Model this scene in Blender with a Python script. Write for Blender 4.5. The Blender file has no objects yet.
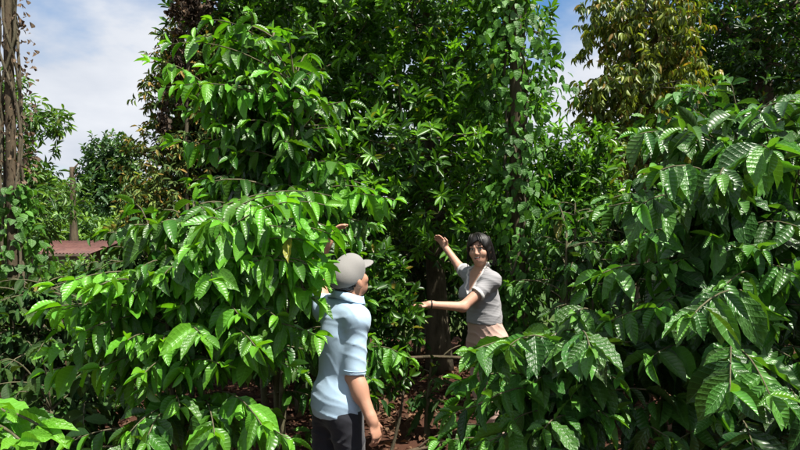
import bpy, math, random
import numpy as np
from mathutils import Matrix, Vector

# ------------------------------------------------------------------ camera, sky, sun, exposure
SC = bpy.context.scene
COL = SC.collection
CAM_H, FOC, PITCH = 1.95, 640.0, math.atan(13 / 640.0)       # pixel units of an 800x450 frame
cam_d = bpy.data.cameras.new('camera'); cam = bpy.data.objects.new('camera', cam_d); COL.objects.link(cam)
cam.location = (0, 0, CAM_H); cam.rotation_euler = (math.pi / 2 - PITCH, 0, 0)
cam_d.sensor_width = 36; cam_d.lens = 36 * FOC / 800; cam_d.clip_start = 0.05; cam_d.clip_end = 2000
SC.camera = cam

TO_SUN = Vector((0.52, -0.38, 1.30)).normalized()
sun_el = math.asin(TO_SUN.z); sun_rot = math.atan2(TO_SUN.x, TO_SUN.y)
W = bpy.data.worlds.new('World'); SC.world = W; W.use_nodes = True
nt = W.node_tree; nt.nodes.clear()
def wn(t, **k):
    n = nt.nodes.new(t)
    for a, b in k.items(): setattr(n, a, b)
    return n
sky = wn('ShaderNodeTexSky', sky_type='NISHITA', sun_disc=False, sun_elevation=sun_el, sun_rotation=sun_rot)
sky.air_density = 1.0; sky.dust_density = 0.2; sky.ozone_density = 2.6
tc = wn('ShaderNodeTexCoord'); sep = wn('ShaderNodeSeparateXYZ'); nt.links.new(tc.outputs['Generated'], sep.inputs[0])
zz = wn('ShaderNodeMath', operation='MAXIMUM'); nt.links.new(sep.outputs[2], zz.inputs[0]); zz.inputs[1].default_value = 0.0
za = wn('ShaderNodeMath', operation='ADD'); nt.links.new(zz.outputs[0], za.inputs[0]); za.inputs[1].default_value = 0.30
dx = wn('ShaderNodeMath', operation='DIVIDE'); nt.links.new(sep.outputs[0], dx.inputs[0]); nt.links.new(za.outputs[0], dx.inputs[1])
dy = wn('ShaderNodeMath', operation='DIVIDE'); nt.links.new(sep.outputs[1], dy.inputs[0]); nt.links.new(za.outputs[0], dy.inputs[1])
cmb = wn('ShaderNodeCombineXYZ'); nt.links.new(dx.outputs[0], cmb.inputs[0]); nt.links.new(dy.outputs[0], cmb.inputs[1])
cmb.inputs[2].default_value = 17.3
nz = wn('ShaderNodeTexNoise'); nz.inputs['Scale'].default_value = 1.15; nz.inputs['Detail'].default_value = 7; nz.inputs['Roughness'].default_value = 0.55
nt.links.new(cmb.outputs[0], nz.inputs['Vector'])
rmp = wn('ShaderNodeValToRGB'); rmp.color_ramp.elements[0].position = 0.32; rmp.color_ramp.elements[1].position = 0.51
nt.links.new(nz.outputs[0], rmp.inputs[0])
nz2 = wn('ShaderNodeTexNoise'); nz2.inputs['Scale'].default_value = 2.3; nz2.inputs['Detail'].default_value = 5
nt.links.new(cmb.outputs[0], nz2.inputs['Vector'])
crp = wn('ShaderNodeValToRGB')
crp.color_ramp.elements[0].position = 0.3; crp.color_ramp.elements[0].color = (4.6, 5.1, 6.0, 1)
crp.color_ramp.elements[1].position = 0.7; crp.color_ramp.elements[1].color = (7.4, 7.6, 8.0, 1)
nt.links.new(nz2.outputs[0], crp.inputs[0])
mx = wn('ShaderNodeMix', data_type='RGBA')
hz = wn('ShaderNodeMath', operation='MULTIPLY_ADD', use_clamp=True); nt.links.new(sep.outputs[2], hz.inputs[0]); hz.inputs[1].default_value = 40; hz.inputs[2].default_value = 1.0
hm = wn('ShaderNodeMath', operation='MULTIPLY'); nt.links.new(hz.outputs[0], hm.inputs[0]); nt.links.new(rmp.outputs[0], hm.inputs[1])
nt.links.new(hm.outputs[0], mx.inputs[0]); hsv = wn('ShaderNodeHueSaturation'); hsv.inputs['Saturation'].default_value = 1.35; hsv.inputs['Value'].default_value = 1.2; nt.links.new(sky.outputs[0], hsv.inputs['Color']); nt.links.new(hsv.outputs[0], mx.inputs[6]); nt.links.new(crp.outputs[0], mx.inputs[7])
bg = wn('ShaderNodeBackground'); bg.inputs[1].default_value = 0.058
nt.links.new(mx.outputs[2], bg.inputs[0])
wo = wn('ShaderNodeOutputWorld'); nt.links.new(bg.outputs[0], wo.inputs[0])

sun_d = bpy.data.lights.new('sun', 'SUN'); sun = bpy.data.objects.new('sun', sun_d); COL.objects.link(sun)
sun_d.energy = 5.0; sun_d.angle = math.radians(0.53); sun_d.color = (1.0, 0.95, 0.86)
sun.rotation_euler = TO_SUN.to_track_quat('Z', 'Y').to_euler(); sun.location = (6, -6, 12)
SC.view_settings.view_transform = 'Standard'; SC.view_settings.look = 'None'
SC.view_settings.exposure = 1.1; SC.view_settings.gamma = 1.0; SC.view_settings.use_curve_mapping = False
SC.render.engine = 'CYCLES'
SC.cycles.max_bounces = 8; SC.cycles.transmission_bounces = 6; SC.cycles.diffuse_bounces = 4

RNG = np.random.default_rng(7); random.seed(7)

# ------------------------------------------------------------------ helpers
FW = np.array([0, math.cos(PITCH), -math.sin(PITCH)]); UPV = np.array([0, math.sin(PITCH), math.cos(PITCH)]); RT = np.array([1., 0, 0])
CAMP = np.array([0, 0, CAM_H])
def PX(px, py, d):                       # a pixel's direction, taken to depth d
    return CAMP + d * (FW + RT * ((px - 400) / FOC) + UPV * ((225 - py) / FOC))
def proj(P):
    Q = np.asarray(P) - CAMP; d = Q @ FW; dd = np.maximum(d, 1e-3)
    return 400 + FOC * (Q @ RT) / dd, 225 - FOC * (Q @ UPV) / dd, d
def sstep(a, b, x):
    t = np.clip((x - a) / (b - a), 0, 1); return t * t * (3 - 2 * t)
def ground_z(x, y):
    x = np.asarray(x, float); y = np.asarray(y, float)
    near = 0.2 * sstep(3.7, 5.0, y) + 0.03 * np.sin(1.7 * x + 0.6 * y) * np.cos(1.3 * y - 0.4 * x) + 0.012 * np.sin(5.1 * x + 1) * np.sin(4.3 * y)
    return near - 1.9 * sstep(7.5, 19, y) + 0.9 * sstep(40, 160, y) * np.sin(0.013 * x + 0.4)
def nrm(v): return v / np.maximum(np.linalg.norm(v, axis=-1, keepdims=True), 1e-9)
def unit(*v): v = np.array(v, float); return v / np.linalg.norm(v)
def rvec(n): return nrm(RNG.normal(size=(n, 3)))

def mesh_np(name, V, faces=None, quads=None, tris=None, uv=None, tint=None, smooth=True):
    me = bpy.data.meshes.new(name)
    if faces is not None:
        me.from_pydata([tuple(v) for v in V], [], faces)
    else:
        V = np.asarray(V, np.float32); me.vertices.add(len(V)); me.vertices.foreach_set('co', V.ravel())
        parts = [(f, k) for f, k in ((quads, 4), (tris, 3)) if f is not None and len(f)]
        loops = np.concatenate([np.asarray(f, np.int32).ravel() for f, k in parts])
        tot = np.concatenate([np.full(len(f), k, np.int32) for f, k in parts])
        st = np.concatenate([[0], np.cumsum(tot)[:-1]]).astype(np.int32)
        me.loops.add(len(loops)); me.loops.foreach_set('vertex_index', loops)
        me.polygons.add(len(tot)); me.polygons.foreach_set('loop_start', st); me.polygons.foreach_set('loop_total', tot)
        me.update(calc_edges=True)
    li = np.empty(len(me.loops), np.int32); me.loops.foreach_get('vertex_index', li)
    if uv is not None:
        ul = me.uv_layers.new(name='UVMap'); ul.data.foreach_set('uv', np.asarray(uv, np.float32)[li].ravel())
    if tint is not None:
        at = me.color_attributes.new('tint', 'FLOAT_COLOR', 'POINT'); at.data.foreach_set('color', np.asarray(tint, np.float32).ravel())
    me.polygons.foreach_set('use_smooth', np.full(len(me.polygons), smooth, bool))
    me.validate(); me.update()
    return me
def link(name, me, mat=None, parent=None, kind=None):
    o = bpy.data.objects.new(name, me); COL.objects.link(o)
    if mat is not None and not me.materials: me.materials.append(mat)
    if parent is not None: o.parent = parent
    if kind: o['kind'] = kind
    return o
def tag(o, label, cat, group=None):
    o['label'] = label; o['category'] = cat
    if group: o['group'] = group
    return o
def empty(name, loc, label, cat, group=None):
    o = bpy.data.objects.new(name, None); COL.objects.link(o); o.location = loc; o.empty_display_size = 0.1
    return tag(o, label, cat, group)

def tube(pts, rad, n=7, wob=0.0):
    pts = np.asarray(pts, float); m = len(pts); rad = np.broadcast_to(np.asarray(rad, float), (m,))
    T = nrm(np.gradient(pts, axis=0)); ref = np.array([0.3, 0.95, 0.1]) if abs(T[0] @ np.array([0.3, 0.95, 0.1])) < .8 else np.array([1., 0, 0.1])
    A = nrm(np.cross(T, ref)); B = np.cross(T, A)
    a = np.linspace(0, 2 * np.pi, n, endpoint=False)
    R = rad[:, None] * (1 + wob * RNG.normal(size=(m, n)))
    V = pts[:, None] + R[..., None] * (A[:, None] * np.cos(a)[None, :, None] + B[:, None] * np.sin(a)[None, :, None])
    V = np.concatenate([V.reshape(-1, 3), pts[:1], pts[-1:]])
    i = np.arange(m - 1)[:, None] * n; j = np.arange(n)[None]; jn = (j + 1) % n
    Q = np.stack([i + j, i + jn, i + n + jn, i + n + j], -1).reshape(-1, 4)
    j = np.arange(n); jn = (j + 1) % n
    c0 = np.stack([jn, j, np.full(n, m * n)], -1); c1 = np.stack([(m - 1) * n + j, (m - 1) * n + jn, np.full(n, m * n + 1)], -1)
    return V, Q, np.concatenate([c0, c1])
def join(parts):
    V, Q, T, o = [], [], [], 0
    for v, q, t in parts:
        V.append(v); Q.append(np.asarray(q).reshape(-1, 4) + o); T.append(np.asarray(t).reshape(-1, 3) + o); o += len(v)
    return np.concatenate(V), np.concatenate(Q), np.concatenate(T)
def tube_obj(name, parts, mat, root, kind=None):
    V, Q, T = join(parts) if isinstance(parts, list) else parts
    return link(name, mesh_np(name, V - np.array(root.location), quads=Q, tris=T), mat, root, kind)
def bez(a, b, c, n):
    t = np.linspace(0, 1, n)[:, None]; return (1 - t) ** 2 * a + 2 * t * (1 - t) * b + t * t * c
def box(c, s, rot=None):
    q = np.array([[x, y, z] for x in (-.5, .5) for y in (-.5, .5) for z in (-.5, .5)]) * np.array(s)
    if rot is not None: q = q @ np.array(rot).T
    F = np.array([[0, 1, 3, 2], [4, 6, 7, 5], [0, 4, 5, 1], [2, 3, 7, 6], [0, 2, 6, 4], [1, 5, 7, 3]])
    return q + np.array(c), F, np.zeros((0, 3), int)

# ------------------------------------------------------------------ materials
class NT:
    def __init__(s, name):
        s.m = bpy.data.materials.new(name); s.m.use_nodes = True; s.t = s.m.node_tree; s.t.nodes.clear()
        s.out = s.n('ShaderNodeOutputMaterial')
    def n(s, t, **k):
        x = s.t.nodes.new(t)
        for a, b in k.items(): setattr(x, a, b)
        return x
    def l(s, a, b): s.t.links.new(a, b)
    def v(s, sock, val):
        if isinstance(val, bpy.types.NodeSocket): s.l(val, sock)
        else: sock.default_value = val
    def math(s, op, a, b=0.0, c=0.0, clamp=False):
        x = s.n('ShaderNodeMath', operation=op, use_clamp=clamp); s.v(x.inputs[0], a); s.v(x.inputs[1], b); s.v(x.inputs[2], c); return x.outputs[0]
    def mix(s, f, a, b, blend='MIX'):
        x = s.n('ShaderNodeMix', data_type='RGBA', blend_type=blend); s.v(x.inputs[0], f)
        for i, q in ((6, a), (7, b)):
            if isinstance(q, tuple) and len(q) == 3: q = q + (1,)
            s.v(x.inputs[i], q)
        return x.outputs[2]
    def noise(s, scale, detail=4, rough=.55, vec=None, kind='Object'):
        x = s.n('ShaderNodeTexNoise'); x.inputs['Scale'].default_value = scale; x.inputs['Detail'].default_value = detail; x.inputs['Roughness'].default_value = rough
        if vec is None: vec = s.n('ShaderNodeTexCoord').outputs[kind]
        s.l(vec, x.inputs['Vector']); return x.outputs[0]
    def ramp(s, f, stops):
        x = s.n('ShaderNodeValToRGB'); e = x.color_ramp.elements
        while len(e) < len(stops): e.new(0.5)
        for q, (p, c) in zip(e, stops): q.position = p; q.color = tuple(c) + (1,)
        s.l(f, x.inputs[0]); return x.outputs[0]
    def bump(s, h, strength=.5, dist=.01):
        x = s.n('ShaderNodeBump'); x.inputs['Strength'].default_value = strength; x.inputs['Distance'].default_value = dist; s.l(h, x.inputs['Height']); return x.outputs[0]
    def bsdf(s, col, rough=.6, normal=None, spec=.5, **k):
        x = s.n('ShaderNodeBsdfPrincipled'); 
        if isinstance(col, tuple) and len(col) == 3: col = col + (1,)
        s.v(x.inputs['Base Color'], col); s.v(x.inputs['Roughness'], rough); s.v(x.inputs['Specular IOR Level'], spec)
        if normal is not None: s.l(normal, x.inputs['Normal'])
        for a, b in k.items(): s.v(x.inputs[a.replace('_', ' ')], b)
        return x.outputs[0]
    def done(s, sh): s.l(sh, s.out.inputs[0]); return s.m

def leaf_mat(name, dark, light, age, rough=.36, trans=.3, veins=0, spec=.5, tcol=(1.5, 1.45, .5), vein_mix=.35, bumps=.8):
    m = NT(name)
    at = m.n('ShaderNodeAttribute', attribute_name='tint'); oi = m.n('ShaderNodeObjectInfo')
    tv = m.mix(1.0, at.outputs['Color'], oi.outputs['Color'], 'MULTIPLY')
    sp = m.n('ShaderNodeSeparateColor'); m.l(tv, sp.inputs[0])
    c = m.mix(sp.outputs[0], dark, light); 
    nzv = m.noise(9.0, 3)
    c = m.mix(m.math('MULTIPLY', nzv, .35), c, tuple(q * .55 for q in dark))
    uvn = m.n('ShaderNodeUVMap', uv_map='UVMap'); su = m.n('ShaderNodeSeparateXYZ'); m.l(uvn.outputs[0], su.inputs[0])
    av = m.math('ABSOLUTE', m.math('MULTIPLY_ADD', su.outputs[1], 2.0, -1.0))
    agef = sp.outputs[1]
    c = m.mix(agef, c, age)
    if veins > 6:
        sp_ = m.math('MULTIPLY', m.math('SUBTRACT', m.noise(38, 2, .5, uvn.outputs[0]), .66), 9.0, clamp=True); rnd = m.math('GREATER_THAN', m.math('FRACT', m.math('MULTIPLY', sp.outputs[0], 37.0)), .6)
        c = m.mix(m.math('MULTIPLY', m.math('MULTIPLY', sp_, rnd), .7), c, (.16, .12, .03))
    nrmo = None; rg = rough
    mid = m.math('SUBTRACT', 1.0, m.math('MULTIPLY', av, 14.0), clamp=True)
    if veins:
        ph = m.math('MULTIPLY', m.math('SUBTRACT', su.outputs[0], m.math('MULTIPLY', av, .14)), math.pi * veins)
        sn = m.math('ABSOLUTE', m.math('SINE', ph))
        vl = m.math('SUBTRACT', 1.0, m.math('MULTIPLY', sn, 3.5), clamp=True)
        vm = m.math('MAXIMUM', mid, m.math('MULTIPLY', vl, .55))
        c = m.mix(m.math('MULTIPLY', vm, vein_mix), c, tuple(min(1, q * 1.5 + .06) for q in light))
        h = m.math('ADD', m.math('POWER', sn, .55), m.math('MULTIPLY', nzv, .3))
        h = m.math('SUBTRACT', h, m.math('MULTIPLY', mid, .9))
        nrmo = m.bump(m.math('MULTIPLY', h, m.math('MULTIPLY_ADD', m.noise(13, 2), 1.6, -.1)), bumps, .006)
        rg = m.math('MULTIPLY_ADD', m.noise(22, 3), .22, rough - .1)
    else:
        c = m.mix(m.math('MULTIPLY', mid, .3), c, tuple(min(1, q * 1.5 + .05) for q in light))
    s1 = m.bsdf(c, rg, nrmo, spec)
    tr = m.n('ShaderNodeBsdfTranslucent'); m.l(m.mix(1.0, c, tcol, 'MULTIPLY'), tr.inputs[0])
    ms = m.n('ShaderNodeMixShader'); ms.inputs[0].default_value = trans; m.l(s1, ms.inputs[1]); m.l(tr.outputs[0], ms.inputs[2])
    return m.done(ms.outputs[0])
def bark_mat(name, a, b, scale=14, rough=.9):
    m = NT(name); x = m.n('ShaderNodeMapping'); x.inputs['Scale'].default_value = (1, 1, .3)
    m.l(m.n('ShaderNodeTexCoord').outputs['Object'], x.inputs[0])
    f = m.noise(scale, 6, .65, x.outputs[0]); g = m.noise(3.0, 3)
    c = m.ramp(f, [(.3, a), (.7, b)]); c = m.mix(m.math('MULTIPLY', g, .35), c, (.09, .11, .05))
    return m.done(m.bsdf(c, rough, m.bump(f, .9, .02), .2))

M = {}
M['coffee'] = leaf_mat('coffee_leaf', (.009, .060, .009), (.135, .44, .026), (.42, .30, .04), .36, .36, veins=9, spec=.55, tcol=(1.6, 1.5, .33), vein_mix=.28, bumps=.35)
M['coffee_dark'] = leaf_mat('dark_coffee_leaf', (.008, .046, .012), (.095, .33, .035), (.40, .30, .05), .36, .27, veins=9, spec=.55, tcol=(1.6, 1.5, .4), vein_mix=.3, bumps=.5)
M['coffee_shade_tint'] = leaf_mat('shade_tinted_coffee_leaf', (.007, .034, .008), (.07, .24, .03), (.40, .30, .05), .6, .25, veins=9, spec=.25, tcol=(1.6, 1.5, .4), vein_mix=.2, bumps=.2)  # coffee leaf with deep shade put into its darker, less glossy colour
M['tree'] = leaf_mat('tree_leaf', (.010, .046, .008), (.17, .42, .028), (.30, .20, .03), .40, .36, spec=.5)
M['pepper'] = leaf_mat('pepper_leaf', (.016, .075, .012), (.12, .36, .03), (.45, .36, .05), .44, .32, veins=5, spec=.45, bumps=.4)
M['durian'] = leaf_mat('bronze_leaf', (.035, .085, .014), (.27, .34, .04), (.34, .17, .04), .45, .36)
M['dry'] = leaf_mat('dry_leaf', (.035, .08, .018), (.20, .28, .055), (.38, .21, .045), .65, .22, spec=.25, tcol=(1.4, 1.1, .6))
M['dead'] = leaf_mat('withered_leaf', (.045, .035, .026), (.16, .12, .085), (.22, .14, .08), .8, .1, spec=.15, tcol=(1.2, 1, .7))
M['far'] = leaf_mat('distant_leaf', (.035, .11, .024), (.22, .40, .06), (.30, .26, .06), .45, .3)
M['fardark'] = leaf_mat('distant_dark_leaf', (.016, .052, .018), (.10, .22, .035), (.2, .18, .05), .42, .22)
M['litter'] = leaf_mat('litter_leaf', (.030, .015, .009), (.16, .075, .042), (.24, .15, .08), .75, .05, spec=.2, tcol=(1.2, 1, .7))
M['bark'] = bark_mat('bark', (.035, .026, .018), (.15, .12, .085))
M['bark_red'] = bark_mat('reddish_bark', (.03, .02, .014), (.125, .084, .058))
M['stem'] = bark_mat('coffee_stem', (.05, .045, .025), (.17, .15, .09), 20)
def green_stem():
    m = NT('green_shoot'); f = m.noise(30, 3); return m.done(m.bsdf(m.ramp(f, [(.3, (.05, .09, .02)), (.7, (.12, .17, .05))]), .5))
M['shoot'] = green_stem()

# ------------------------------------------------------------------ leaf templates (unit length along x)
def leaf_tpl(ns, na, shape='coffee', droop=.25, fold=.18, wave=.03, twist=0., ph=0., wfreq=5):
    us = np.linspace(0, 1, ns + 1); V, UV, rows = [], [], []
    for i, u in enumerate(us):
        if shape == 'coffee': w = .5 * max(0, math.sin(math.pi * u ** .92)) ** .75 * (1 - .55 * sstep(.78, 1., u))
        elif shape == 'heart': w = .5 * max(0, math.sin(math.pi * u ** .55)) ** .62 * (1 - .35 * sstep(.6, 1., u))
        elif shape == 'lance': w = .5 * max(0, math.sin(math.pi * u ** .8)) ** .95
        else: w = .5 * max(0, math.sin(math.pi * u ** 1.05)) ** .7
        end = i in (0, ns)
        row = []
        for k in ([0] if end else range(na + 1)):
            v = 0 if end else (2 * k / na - 1); y = v * w
            z = -droop * u ** 1.7 * .8 + fold * abs(v) * w * 1.2 + wave * abs(v) ** 1.5 * math.sin(wfreq * 2 * math.pi * u + ph + (1.1 if v > 0 else 0))
            x = u - droop * droop * .35 * u * u; a = twist * u
            yy, z2 = y * math.cos(a) - 0 * z, z + y * math.sin(a)
            row.append(len(V)); V.append((x, yy, z2)); UV.append((u, .5 + .5 * v))
        rows.append(row)
    T = []
    for a, b in zip(rows[:-1], rows[1:]):
        if len(a) == 1: T += [(a[0], b[k], b[k + 1]) for k in range(len(b) - 1)]
        elif len(b) == 1: T += [(a[k], b[0], a[k + 1]) for k in range(len(a) - 1)]
        else:
            for k in range(len(a) - 1): T += [(a[k], b[k], b[k + 1]), (a[k], b[k + 1], a[k + 1])]
    T = [(c, b, a) for a, b, c in T]                  # +z side up
    return np.array(V), np.array(T), np.array(UV)
rr = random.Random(3)
TPL = {
 'coffee': ([leaf_tpl(9, 4, 'coffee', d, f, .028, t, rr.random() * 6, 4.5) for d, f, t in ((.10, .25, .1), (.25, .30, -.25), (.40, .22, .2), (.18, .12, .35), (.50, .30, -.1), (.3, .18, -.4))],
            [leaf_tpl(5, 2, 'coffee', d, f, .03, t, 1) for d, f, t in ((.12, .22, .1), (.35, .28, -.2), (.5, .2, .2))]),
 'oblong': ([leaf_tpl(6, 2, 'oblong', d, .25, .02, t) for d, t in ((.1, .1), (.3, -.2), (-.1, .2))],
            [leaf_tpl(3, 2, 'oblong', d, .25, .0) for d in (.1, .3)]),
 'heart': ([leaf_tpl(7, 4, 'heart', d, f, .02, t) for d, f, t in ((.15, .1, .1), (.35, .22, -.2), (.05, .15, .2))],
           [leaf_tpl(4, 2, 'heart', .2, .15, .01)]),
 'lance': ([leaf_tpl(6, 2, 'lance', d, .3, .02, t) for d, t in ((.2, .2), (.45, -.3))],
           [leaf_tpl(3, 2, 'lance', .3, .3, 0)]),
 'dry': ([leaf_tpl(6, 4, 'coffee', -.5, .7, .06, 1.2, 2, 2)], [leaf_tpl(4, 2, 'coffee', -.4, .7, .05, 1.2, 2, 2), leaf_tpl(4, 2, 'coffee', .5, .5, .05, -.9, 1, 2)]),
}
class Leaves:
    def __init__(s): s.b = []
    def add(s, P, X, Z, L, Wd, r, g=0.):
        n = len(P)
        if n == 0: return
        X = nrm(np.asarray(X, float)); Y = nrm(np.cross(Z, X)); Zz = np.cross(X, Y)
        f = lambda q: np.broadcast_to(np.asarray(q, float), (n,))
        s.b.append((np.asarray(P, float), X, Y, Zz, f(L), f(Wd), f(r), f(g)))
    def cat(s): return [np.concatenate([b[i] for b in s.b]) for i in range(8)]
PLANTS = []
def register(root, leaves, tpl, mat, lo_name='foliage', max_obj=300, min_px=9):
    PLANTS.append(dict(root=root, L=leaves.cat(), tpl=tpl, mat=mat, lo=lo_name, mx=max_obj, mp=min_px))

def build_leaves():
    W2, H2, cell = 900, 560, 4
    zb = np.full((H2 // cell + 1, W2 // cell + 1), 1e9)
    pr = []
    for p in PLANTS:
        P, X, Y, Z, L = p['L'][:5]; pc = P + X * (L * .45)[:, None] - Z * (L * .03)[:, None]; px, py, d = proj(pc)
        ins = (d > .3) & (px > -10) & (px < 810) & (py > -10) & (py < 460)
        ci = np.clip(((px + 50) / cell).astype(int), 0, zb.shape[1] - 1); cj = np.clip(((py + 50) / cell).astype(int), 0, zb.shape[0] - 1)
        pr.append((px, py, d, ins, ci, cj))
        for t in (.2, .45, .7):
            q = P + X * (L * t)[:, None]; qx, qy, qd = proj(q); k = (qd > .3)
            a = np.clip(((qx + 50) / cell).astype(int), 0, zb.shape[1] - 1)[k]; b = np.clip(((qy + 50) / cell).astype(int), 0, zb.shape[0] - 1)[k]
            np.minimum.at(zb, (b, a), qd[k])
    tot = 0
    for p, (px, py, d, ins, ci, cj) in zip(PLANTS, pr):
        P, X, Y, Z, L, Wd, r, g = p['L']; root = p['root']; base = np.array(root.location)
        vis = ins & (d < zb[cj, ci] + .12); size = L * FOC / np.maximum(d, .1)
        cand = np.where(vis & (size >= p['mp']))[0]; cand = cand[np.argsort(-size[cand])][:p['mx']]
        hi, lo = TPL[p['tpl']]; key = p['tpl'] + p['mat']
        if key not in HI:
            HI[key] = []
            for V, T, UV in hi:
                me = mesh_np('leaf', V, tris=T, uv=UV, tint=np.ones((len(V), 4))); me.materials.append(M[p['mat']]); HI[key].append(me)
        for i in cand:
            me = HI[key][int(RNG.integers(len(hi)))]
            o = bpy.data.objects.new('leaf', me); COL.objects.link(o); o.parent = root
            l, w = L[i], L[i] * Wd[i]; b = P[i] - base
            o.matrix_basis = Matrix(((X[i, 0] * l, Y[i, 0] * w, Z[i, 0] * l, b[0]), (X[i, 1] * l, Y[i, 1] * w, Z[i, 1] * l, b[1]), (X[i, 2] * l, Y[i, 2] * w, Z[i, 2] * l, b[2]), (0, 0, 0, 1)))
            o.color = (r[i], g[i], 0, 1)
        rest = np.ones(len(P), bool); rest[cand] = False; rest = np.where(rest)[0]
        if len(rest):
            which = RNG.integers(len(lo), size=len(rest)); VV, TT, UU, CC, off = [], [], [], [], 0
            for k, (V, T, UV) in enumerate(lo):
                ix = rest[which == k]
                if not len(ix): continue
                v = (P[ix] - base)[:, None] + L[ix, None, None] * (V[None, :, 0:1] * X[ix, None] + (V[None, :, 1] * Wd[ix, None])[..., None] * Y[ix, None] + V[None, :, 2:3] * Z[ix, None])
                n = len(V); VV.append(v.reshape(-1, 3)); TT.append((T[None] + (np.arange(len(ix)) * n)[:, None, None]).reshape(-1, 3) + off)
                UU.append(np.tile(UV, (len(ix), 1))); c = np.stack([r[ix], g[ix], 0 * g[ix], 1 + 0 * g[ix]], -1); CC.append(np.repeat(c, n, 0)); off += n * len(ix)
            me = mesh_np(p['lo'], np.concatenate(VV), tris=np.concatenate(TT), uv=np.concatenate(UU), tint=np.concatenate(CC)); me.materials.append(M[p['mat']])
            link(p['lo'], me, None, root, 'stuff'); tot += sum(len(t) for t in TT)
        print(root.name, p['lo'], 'leaf objects', len(cand), 'rest', len(rest))
    print('foliage tris', tot)
HI = {}

# ------------------------------------------------------------------ ground
def axis_pts(lo, hi, fine_lo, fine_hi, step):
    a = list(np.arange(fine_lo, fine_hi + 1e-6, step)); d = step
    while a[-1] < hi: d *= 1.25; a.append(a[-1] + d)
    d = step
    while a[0] > lo: d *= 1.25; a.insert(0, a[0] - d)
    return np.array(a)
gx = axis_pts(-600, 600, -5, 5, .1); gy = axis_pts(-300, 900, .5, 9, .1)
XX, YY = np.meshgrid(gx, gy); ZZ = ground_z(XX, YY) + RNG.normal(size=XX.shape) * .008
n0, n1 = XX.shape; ii = (np.arange(n0 - 1)[:, None] * n1 + np.arange(n1 - 1)[None])
gq = np.stack([ii, ii + 1, ii + n1 + 1, ii + n1], -1).reshape(-1, 4)
m = NT('soil'); f = m.noise(2.2, 8, .65); g = m.noise(28, 6, .7); far = m.noise(.15, 4)
c = m.ramp(f, [(.3, (.035, .015, .009)), (.6, (.085, .036, .021)), (.8, (.13, .065, .04))])
c = m.mix(m.math('MULTIPLY', g, .6), c, (.035, .02, .014))
pos = m.n('ShaderNodeSeparateXYZ'); m.l(m.n('ShaderNodeTexCoord').outputs['Object'], pos.inputs[0])
farf = m.math('MULTIPLY', m.math('SUBTRACT', pos.outputs[1], 11.0), .08, clamp=True)
c = m.mix(farf, c, m.ramp(far, [(.35, (.03, .07, .015)), (.7, (.08, .13, .03))]))
M['soil'] = m.done(m.bsdf(c, .95, m.bump(g, .8, .03), .15))
gnd = link('ground', mesh_np('ground', np.stack([XX, YY, ZZ], -1).reshape(-1, 3), quads=gq), M['soil'], kind='structure')

# ------------------------------------------------------------------ growing things
def droopy_branch(a, c, lift=.2):
    a = np.array(a); c = np.array(c); h = np.linalg.norm((c - a)[:2])
    mid = a * .45 + c * .55; mid[2] = max(a[2], c[2]) + lift * h
    return bez(a, mid, c, 12)
def coffee_leaves(lv, pts, size=.2, start=.35, bright=.35, droop=.75, gap=.07, spread=.7, clip=None):
    seg = np.linalg.norm(np.diff(pts, axis=0), axis=1); cum = np.concatenate([[0], np.cumsum(seg)]); tot = cum[-1]
    s = np.arange(tot, tot * start, -gap)
    if len(s) == 0: s = np.array([tot])
    p = np.stack([np.interp(s, cum, pts[:, k]) for k in range(3)], -1)
    T = nrm(np.stack([np.interp(np.maximum(s - .03, 0), cum, pts[:, k]) for k in range(3)], -1) - p) * -1
    side = nrm(np.cross(T, np.array([0, 0, 1.]) + .25 * RNG.normal(size=(len(s), 3))))
    k = np.arange(len(s)); young = np.exp(-k / 1.6)
    for sg in (-1, 1):
        n = len(s); keep = RNG.random(n) > .1
        X = side * sg * spread + T * (.45 + .5 * young)[:, None] + np.array([0, 0, -1.]) * (droop * (1 - .9 * young) + .5 * RNG.random(n))[:, None] + .3 * RNG.normal(size=(n, 3))
        Zn = np.array([0, 0, 1.]) + .35 * nrm(X) * 0 + T * .25 + .4 * RNG.normal(size=(n, 3))
        L = size * (1 - .45 * young) * RNG.uniform(.55, 1.2, n)
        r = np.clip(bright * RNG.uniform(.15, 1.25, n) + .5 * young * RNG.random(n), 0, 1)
        g = np.where(RNG.random(n) < .0015, RNG.uniform(.2, .6, n), RNG.uniform(0, .06, n))
        lv.add(p[keep], X[keep], Zn[keep], L[keep], RNG.uniform(.29, .43, n)[keep], r[keep], g[keep])
    n = 2; lv.add(np.repeat(p[:1], n, 0), T[:1] + .5 * RNG.normal(size=(n, 3)) + [0, 0, .3], np.tile([0, 0, 1.], (n, 1)) + .4 * RNG.normal(size=(n, 3)), size * RNG.uniform(.3, .55, n), .36, np.clip(bright + .5, 0, 1), .08)
def in_poly(x, y, poly):
    c = False; j = len(poly) - 1
    for i in range(len(poly)):
        (a, b), (p, q) = poly[i], poly[j]
        if (b > y) != (q > y) and x < (p - a) * (y - b) / (q - b) + a: c = not c
        j = i
    return c
def poisson(poly, gap, n=4000):
    xs = [p[0] for p in poly]; ys = [p[1] for p in poly]; out = []
    for _ in range(n):
        x, y = random.uniform(min(xs), max(xs)), random.uniform(min(ys), max(ys))
        if in_poly(x, y, poly) and all((x - a) ** 2 + (y - b) ** 2 > gap * gap for a, b in out): out.append((x, y))
    return out
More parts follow.
